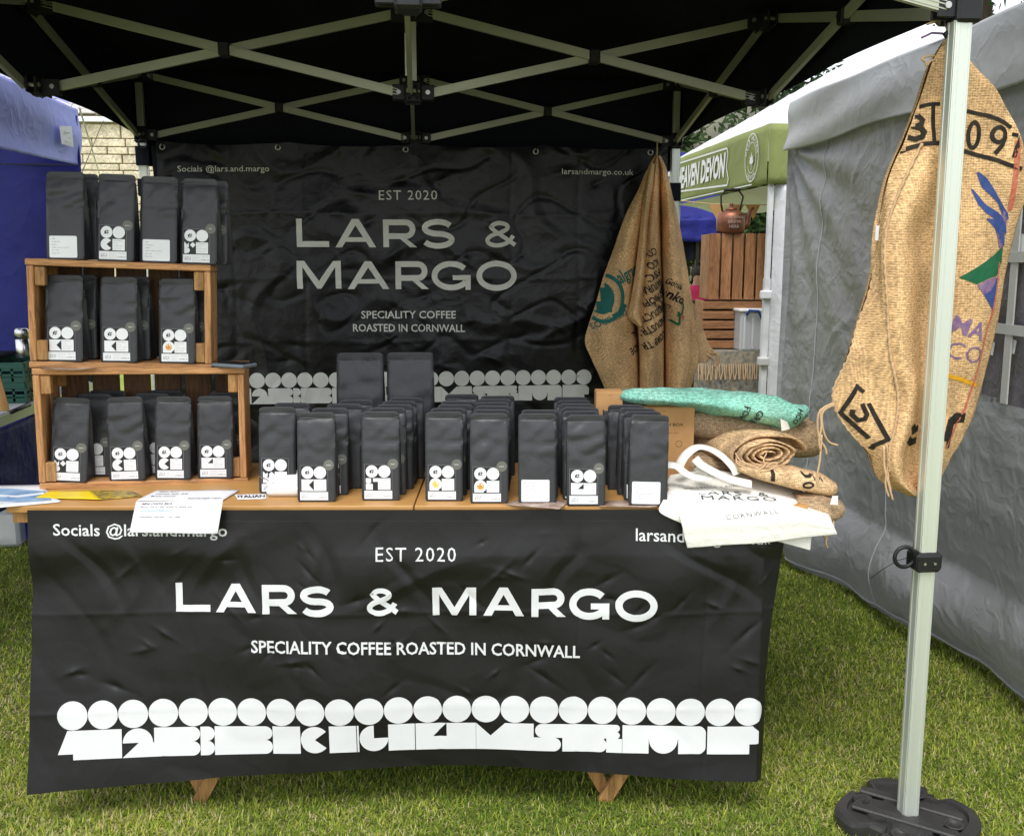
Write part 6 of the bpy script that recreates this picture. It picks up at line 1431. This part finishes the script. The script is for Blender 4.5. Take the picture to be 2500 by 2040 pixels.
# ================================================================== FARTHER BACK
def building(): 
    r = thing('far_building', 'pale rendered building with a small paned window seen past the slatted crates', 'building', (4.528, 13.0, 1.25))
    m = MB(); m.box((6.0, 13.2, 2.2), (5.5, .3, 4.4)); wl_ = part('wall', m, mat('cream_render', (.52,.50,.40), .9, bump=.004, bs=20), r)
    cx, cz = (4.518, 1.551)
    m = MB(); m.box((cx, 13.03, cz), (.62, .06, .62)); fr = part('window_frame', m, WHITEP, r)
    for i in range(3):
        for j in range(4):
            m = MB(); m.box((cx-.19+.19*i, 12.995, cz-.22+.147*j), (.16, .012, .12)); part('pane', m, GLASSD, fr)
building()
b2 = thing('far_blue_gazebo', 'distant navy blue gazebo seen between the sacks and the copper kettle', 'gazebo', (3.54, 9.5, 1.353))
xa, xb = 2.889, 3.793; za, zb = 1.914, 2.212
m = MB(); m.grid(lambda u, v: Vector((xa+(xb-xa)*u, 9.2+.03*nz3(u*6, v*3, 1), za+(zb-za)*v)), 30, 6); part('valance', m, BLUEW, b2, smooth=True, solid=.004)
m = MB(); m.grid(lambda u, v: Vector((xa+(xb-xa)*u, 9.2+2.4*v, zb+.9*(1-abs(2*v-1)))), 12, 12); part('roof_cloth', m, BLUEW, b2, smooth=True)
for x in (xa+.05, 3.437, xb-.05):
    m = MB(); m.bar((x, 9.25, 0), (x, 9.25, za+.05), .04, .04, up=(0,1,0)); part('leg', m, IRON, b2)
m = MB(); m.grid(lambda u, v: Vector((xa+(xb-xa)*u, 9.3+.02*sin(u*30), za-.22+.24*v)), 30, 4); part('black_strip_below', m, CANOPY, b2, smooth=True)  # black strip just below the blue valance
# a dark covered stand beside the person
ds = thing('covered_stand', 'black cloth covered stand in the shade left of the slatted crates', 'stand', (2.953, 7.6, 0.297))
xq, zq = (2.906, 1.212)
m = MB()
def cov(u, v):
    a = 2*pi*u; r = (.07 if v > .8 else .11)*(1+.1*sin(a*5)) * (1-.4*max(0, (v-.75)/.25)); return Vector((xq+r*cos(a), 7.6+r*sin(a), .01+(zq-.0)*v))
m.grid(cov, 32, 20); part('cover', m, CANOPY, ds, smooth=True); m = MB(); m.lathe([(0,0),(.07,0),(.07,.05),(0,.06)], (xq, 7.6, zq), 16); part('top', m, IRON, ds)
# person in a pink top
def person():
    px, pz = (3.166, 1.668)
    r = thing('person', 'person in a deep pink top and dark jeans standing in the shade behind the crates', 'person', (px, 8.2, 0))
    H = 1.62
    J = {'pel': (0,0,.95), 'che': (0,0,1.25), 'nec': (0,0,1.40), 'hea': (0,-.02,1.50), 'top': (0,-.01,1.60), 'ls': (-.19,0,1.33), 'le': (-.25,-.03,1.08), 'lw': (-.18,-.20,.98), 'lf': (-.12,-.26,.98),
         'rs': (.19,0,1.33), 're': (.25,-.03,1.08), 'rw': (.17,-.20,1.0), 'rf': (.10,-.26,1.0), 'lh': (-.09,0,.86), 'lk': (-.10,-.02,.47), 'la': (-.10,.02,.08), 'lt': (-.11,-.14,.03),
         'rh': (.09,0,.86), 'rk': (.10,-.02,.47), 'ra': (.10,.02,.08), 'rt': (.11,-.14,.03)}
    R_ = {'pel': .15, 'che': .165, 'nec': .06, 'hea': .085, 'top': .07, 'ls': .07, 'rs': .07, 'le': .045, 're': .045, 'lw': .03, 'rw': .03, 'lf': .03, 'rf': .03, 'lh': .10, 'rh': .10, 'lk': .065, 'rk': .065, 'la': .045, 'ra': .045, 'lt': .035, 'rt': .035}
    E = [('pel','che'),('che','nec'),('nec','hea'),('hea','top'),('che','ls'),('ls','le'),('le','lw'),('lw','lf'),('che','rs'),('rs','re'),('re','rw'),('rw','rf'),('pel','lh'),('lh','lk'),('lk','la'),('la','lt'),('pel','rh'),('rh','rk'),('rk','ra'),('ra','rt')]
    ks = list(J); me = bpy.data.meshes.new('b'); me.from_pydata([J[k] for k in ks], [(ks.index(a), ks.index(b)) for a, b in E], [])
    ob = bpy.data.objects.new('b', me); COL.objects.link(ob); md = ob.modifiers.new('s', 'SKIN')
    for i, k in enumerate(ks): me.skin_vertices[0].data[i].radius = (R_[k], R_[k]*.8)
    me.skin_vertices[0].data[0].use_root = True
    ob.modifiers.new('u', 'SUBSURF').levels = 2
    dg = bpy.context.evaluated_depsgraph_get(); bm_ = bpy.data.meshes.new_from_object(ob.evaluated_get(dg)); bpy.data.objects.remove(ob)
    bm_.name = 'body'; bm_.materials.clear()
    for mm in (PINK, DENIM, SKIN): bm_.materials.append(mm)
    for p in bm_.polygons:
        c = p.center; p.use_smooth = True
        p.material_index = 2 if (c.z > 1.41 or (c.y < -.14 and .9 < c.z < 1.1)) else (0 if c.z > .90 else 1)
    o = bpy.data.objects.new('body', bm_); COL.objects.link(o); o.parent = r
    m = MB(); m.lathe([(0,.0),(.075,.01),(.095,.06),(.09,.11),(.05,.145),(0,.15)], (px, 8.215, 1.475), 16); part('hair', m, HAIR, r, smooth=True)
    P = P2(); P.disc(.02, 1.25, .035); word(P, 'Stall', -.02, .10, 1.20, .03)
person()

# limestone building on the left, roof above it
lb = thing('stone_building', 'old limestone building with a slate roof behind the blue gazebo on the left', 'building', (-6, 17, 0))
BY = 17
m = MB(); m.box((-6, BY+.35, 2.15), (9, .6, 4.3)); wl_ = part('wall', m, MORT, lb)
rr = random.Random(9); heights = [.27, .155, .14, .17, .13, .16, .12, .15, .2, .14, .17, .15, .16, .2]; z = 4.24
for k, h in enumerate(heights):
    x = -9.2+rr.uniform(0, .5)
    while x < -3.9:
        w = rr.uniform(.38, .95)
        if x+w > -8.8 or True:
            m = MB(); m.box((x+w/2, BY+.02+rr.uniform(-.012, .012), z-h/2), (w-.022, .10, h-.018), bev=.012); part('stone', m, STONE, lb)
        x += w
    z -= h
m = MB(); m.box((-6, BY-.02, 4.30), (9, .22, .06)); part('eaves_ledge', m, LWHITE, lb)
rb = MB(); 
def rf(u, v): return Vector((-10.6+9.2*u, BY-.10+4.5*v, 4.36+3.6*v))
rb.grid(rf, 2, 2); rfo = part('roof', rb, MORT, lb)
sl_ = MB()
for k in range(34):
    y0_ = BY-.14+k*.133; z0_ = 4.37+k*.1064; x = -10.6+(.15 if k % 2 else 0)
    while x < -1.6:
        w = .30+rr.uniform(-.02, .02); t = .018+rr.uniform(0, .012)
        sl_.box((x+w/2, y0_+.09, z0_+.075+t), (w-.012, .20, .02), Matrix.Rotation(atan2(3.6, 4.5)-.06, 3, 'X')); x += w
part('slates', sl_, SLATE, rfo, kind='stuff')

# blue gazebo on the left
bl = thing('blue_gazebo', 'blue gazebo with cornflower valance and navy back wall left of the stall', 'gazebo', (-3.4, 2.0, 0))
BX = -1.93; BYF = 3.36
def bval(u, v):
    y = -.2+(BYF+.2)*u; z = 2.24+.31*v; sag = -.035*sin(pi*u*1.0)*(1-v)
    return Vector((BX+.012*nz3(y*1.4, z*4, 2.)+.014*sin(z*22+y*1.6)*(.4+.6*u)*(1-v*.4)+.010, y, z+sag))
m = MB(); m.grid(bval, 100, 20); vb = part('valance', m, BLUEV, bl, smooth=True, solid=.003)
m = MB(); m.grid(lambda u, v: Vector((BX-2.9*u, BYF+.006*nz3(u*9, v*4, 1), 2.24+.31*v)), 50, 8); part('valance', m, BLUEV, bl, smooth=True)
m = MB(); m.grid(lambda u, v: Vector((BX-1.5*v, -.2+(BYF+.2)*u, 2.56+.95*v)), 20, 10); part('roof_cloth', m, BLUEV, bl, smooth=True)
m = MB(); m.grid(lambda u, v: Vector((BX+.01-2.9*u, BYF-.05+.022*nz3(u*7, v*5, 1)+.02*sin(u*25+v*3), .03+2.48*v)), 90, 50); bw_ = part('back_wall', m, BLUEW, bl, smooth=True)
m = MB(); m.box((BX-1.45, BYF-.10, 2.233), (2.9, .01, .006)); part('wall_seam', m, IRON, bw_)
for x, y in ((BX-.03, BYF-.02), (BX-2.87, BYF-.02)):
    m = MB(); m.bar((x, y, 0), (x, y, 2.5), .045, .045, up=(0,1,0)); part('leg', m, BLKP, bl)
lbx = [(2.952, 2.406), (3.136, 2.43), (3.143, 2.317), (2.968, 2.315)]
c_ = (sum(p[0] for p in lbx)/4, sum(p[1] for p in lbx)/4)
m = MB(); m.add([Vector((BX+.036, p[0], p[1])) for p in lbx]+[Vector((BX+.034, p[0], p[1])) for p in lbx], [(3,2,1,0),(4,5,6,7),(0,1,5,4),(1,2,6,5),(2,3,7,6),(3,0,4,7)]); tg = part('sewn_label', m, PAPER, vb)
P = P2(); w0 = lbx[1][0]-lbx[0][0]
P.stroke([(.25,.82),(.5,.78),(.72,.86)], .04); word(P, 'PRO', .16, .40, .66, .07); word(P, 'TEX', .62, .82, .52, .07); word(P, 'Waterproof', .2, .85, .24, .07, 0, 0); word(P, 'Fire retardant', .15, .88, .12, .05, 0, 0)
conform(P, None, lambda x, y: (Vector((BX+.037, lbx[3][0]+(lbx[2][0]-lbx[3][0])*x, lbx[3][1]-.005+(lbx[0][1]-lbx[3][1])*y)), Vector((1,0,0))), INKG, 'print', tg, off=.0005, lay=.0001)
for nm, pts, r_, mt in (('guy_rope', [(-1.933, 3.4, 2.57), (-3.133, 7.5, 2.513), (-4.309, 12.0, 1.659)], .006, LWHITE), ('guy_line', [(-2.604, 6.0, 2.839), (-2.454, 5.0, 2.377), (-2.407, 4.6, 2.167)], .003, IRON)):
    m = MB(); m.tube([Vector(p) for p in pts], r_, 5); part(nm, m, mt, bl)

# neighbour's folding table on the left with its load
nx = -1.88
nt_ = thing('side_table', 'silver edged folding table with a navy blue cloth at the far left', 'table', (nx-.4, 2.4, 0))
m = MB(); m.box((nx-.40, 2.35, 1.004), (.80, 1.5, .02), bev=.004); part('tabletop', m, WEB, nt_)
m = MB(); m.bar((nx+.006, 1.60, .985), (nx+.006, 3.10, .985), .012, .045); part('edge_frame', m, ALU, nt_)
q = [(1.974, 1.014), (2.178, 1.017)]
m = MB(); m.tube([(nx+.02, q[0][0], q[0][1]-.0), (nx+.03, q[0][0]+.03, q[0][1]+.005), (nx+.03, q[1][0]-.03, q[1][1]+.005), (nx+.02, q[1][0], q[1][1])], .011, 8); hdl = part('carry_handle', m, BLKP, nt_, smooth=True)
m = MB(); m.grid(lambda u, v: Vector((nx-.005+.010*nz3(u*6, v*4, 3), 1.6+1.5*u, .965-.37*v-.02*sin(u*5))), 30, 12); part('table_cloth', m, BLUEW, nt_, smooth=True, solid=.003)
m = MB(); m.grid(lambda u, v: Vector((nx-.8*u, 1.60+.01*nz3(u*6, v*4, 3), .965-.37*v)), 30, 12); part('table_cloth', m, BLUEW, nt_, smooth=True)
for y in (1.7, 3.0):
    for x in (nx-.08, nx-.72):
        m = MB(); m.bar((x, y, 0), (x, y, .98), .028, .028, up=(0,1,0)); part('leg', m, BLKP, nt_)
def vented_crate(label, x, y, z, w, d, h, grp):
    r = thing('vented_crate', label, 'plastic crate', (x, y, z), 0, grp)
    for nm, c, dx, dy in (('front_panel', (x, y-d/2), w, .0), ('side_panel', (x+w/2, y), .0, d), ('side_panel', (x-w/2, y), 0., d), ('rear_panel', (x, y+d/2), w, 0.)):
        m = MB(); L_ = dx or dy; n = max(4, int(L_/.05)); hz = dx > 0
        def put(a, zc, la, lh, t=.008):
            cc = (c[0]+(a if hz else 0), c[1]+(0 if hz else a), z+zc); m.box(cc, ((la if hz else t), (t if hz else la), lh))
        put(0, .012, L_, .024); put(0, h-.014, L_, .028, .016); put(0, h*.36, L_, .012); put(0, h*.64, L_, .012)
        for k in range(n+1): put(-L_/2+L_*k/n, h/2, .011, h-.01)
        part(nm, m, GRNP, r)
    m = MB(); m.box((x, y, z+.006), (w, d, .01)); part('base', m, GRNP, r)
hc = 0.19700000000000006/2
vented_crate('dark green vented plastic crate on the far left table, lower of two', nx-.32, 2.45, 1.016, .60, .40, hc, 'dark green plastic crates')
vented_crate('dark green vented plastic crate stacked on another below the steel flask', nx-.32, 2.45, 1.017+hc, .60, .40, hc-.002, 'dark green plastic crates')
m = MB(); m.box((nx-.40, 2.46, 1.017+2*hc+.012), (.40, .34, .022), bev=.008); single('folded_bag', m, CANOPY, 'black folded bag lying on the green crates at the left edge', 'bag', bev=.004)
xf, zf = (-1.965, 1.21)
zf0 = 1.017+2*hc
fl = thing('steel_flask', 'brushed steel vacuum flask standing on the green plastic crates', 'flask', (xf, 2.42, zf0))
hf = 1.369-zf0
m = MB(); m.lathe([(0,0),(.030,0),(.033,.006),(.033,hf*.62),(.030,hf*.64)], (xf, 2.42, zf0), 24); part('body', m, STEEL, fl, smooth=True)
m = MB(); m.lathe([(.031,hf*.645),(.0335,hf*.66),(.0335,hf*.92),(.028,hf*.985),(.0,hf)], (xf, 2.42, zf0), 24); part('cup', m, STEEL, fl, smooth=True)
RL = [[(-1.924, 1.8, 1.208), (-1.851, 1.75, 1.213), (-1.808, 1.77, 1.21)], [(-1.929, 1.8, 1.145), (-1.839, 1.75, 1.15), (-1.797, 1.77, 1.147)], [(-1.935, 1.8, 1.081), (-1.827, 1.75, 1.087), (-1.785, 1.77, 1.084)], [(-1.938, 1.8, 1.047), (-1.823, 1.75, 1.053), (-1.781, 1.77, 1.049)]]
fL = loft_fn(RL); m = MB(); m.grid(lambda u, v: fL(u, v), 14, 14); single('kraft_bag', m, CARD, 'kraft paper bag cut by the left edge of the photo', 'paper bag', smooth=True, solid=.004)
# clear box on the grass
bx0 = (-2.546, 3.187, 0.0)
cb = thing('storage_box', 'clear plastic storage box on the grass under the left neighbour table', 'storage box', (bx0[0]-.02, bx0[1]+.2, 0), 0, 'clear plastic storage boxes')
wz = 0.15900000000000025; hz = 0.361
cx_ = bx0[0]+wz-.22
m = MB(); m.box((cx_, bx0[1]+.18, .01+hz/2), (.44, .34, hz), bev=.02); part('body', m, CLEARP, cb)
m = MB(); m.box((cx_, bx0[1]+.18, hz+.015), (.47, .37, .03), bev=.008); part('lid', m, CLEARP, cb)
m = MB(); m.box((cx_+.02, bx0[1]+.2, hz*.3), (.34, .24, hz*.5), bev=.03); part('contents', m, COTTON, cb)
cb['label'] = 'clear plastic storage box on the grass under the left neighbour table'

# ================================================================== TREES
def tree(label, x, y, h, cr, cz, n, leaf, seed, grp='trees behind the stalls'):
    rr = random.Random(seed); r = thing('tree', label, 'tree', (x, y, 0), 0, grp)
    m = MB(); m.tube([(x, y, 0), (x+.05, y, cz*.4), (x-.05, y+.05, cz), (x, y, cz+cr*.5)], lambda t: .20*(1-t*.75), 10); tk = part('trunk', m, BARK, r, smooth=True)
    for k in range(7):
        a = k*2.4; m = MB(); z0 = cz*(.6+.06*k); m.tube([(x, y, z0), (x+cos(a)*cr*.4, y+sin(a)*cr*.4, z0+cr*.25), (x+cos(a)*cr*.8, y+sin(a)*cr*.8, z0+cr*.3)], lambda t: .08*(1-t*.8), 6); part('branch', m, BARK, tk, smooth=True)
    cl = [(rr.uniform(-1,1)*cr*.8, rr.uniform(-1,1)*cr*.8, rr.uniform(-.75,.9)*cr, rr.uniform(.25,.5)*cr) for _ in range(26)]
    m = MB(); V = []; F = []
    for i in range(n):
        c = cl[i % len(cl)]; d = Vector((rr.gauss(0,1), rr.gauss(0,1), rr.gauss(0,1))).normalized()*c[3]*(rr.random()**.35)
        p = Vector((x+c[0], y+c[1], cz+cr*.4+c[2]))+d; u = Vector((rr.gauss(0,1), rr.gauss(0,1), rr.gauss(0,.6))).normalized(); w = u.orthogonal().normalized()
        L_ = leaf*rr.uniform(.6, 1.3); o = len(V); V += [p, p+u*L_*.5+w*L_*.28, p+u*L_, p+u*L_*.5-w*L_*.28]; F.append((o, o+1, o+2, o+3))
    m.v = V; m.f = F; m.m = [0]*len(F); part('crown', m, LEAF, r, kind='stuff')
tree('broad leafed tree with low hanging boughs behind the green gazebo', 5.0, 12.6, 6, 1.75, 1.75, 14000, .15, 2)
tree('tall dark leafed tree above the grey tent at the top right', 7.2, 9.6, 8, 2.9, 5.0, 14000, .17, 3)
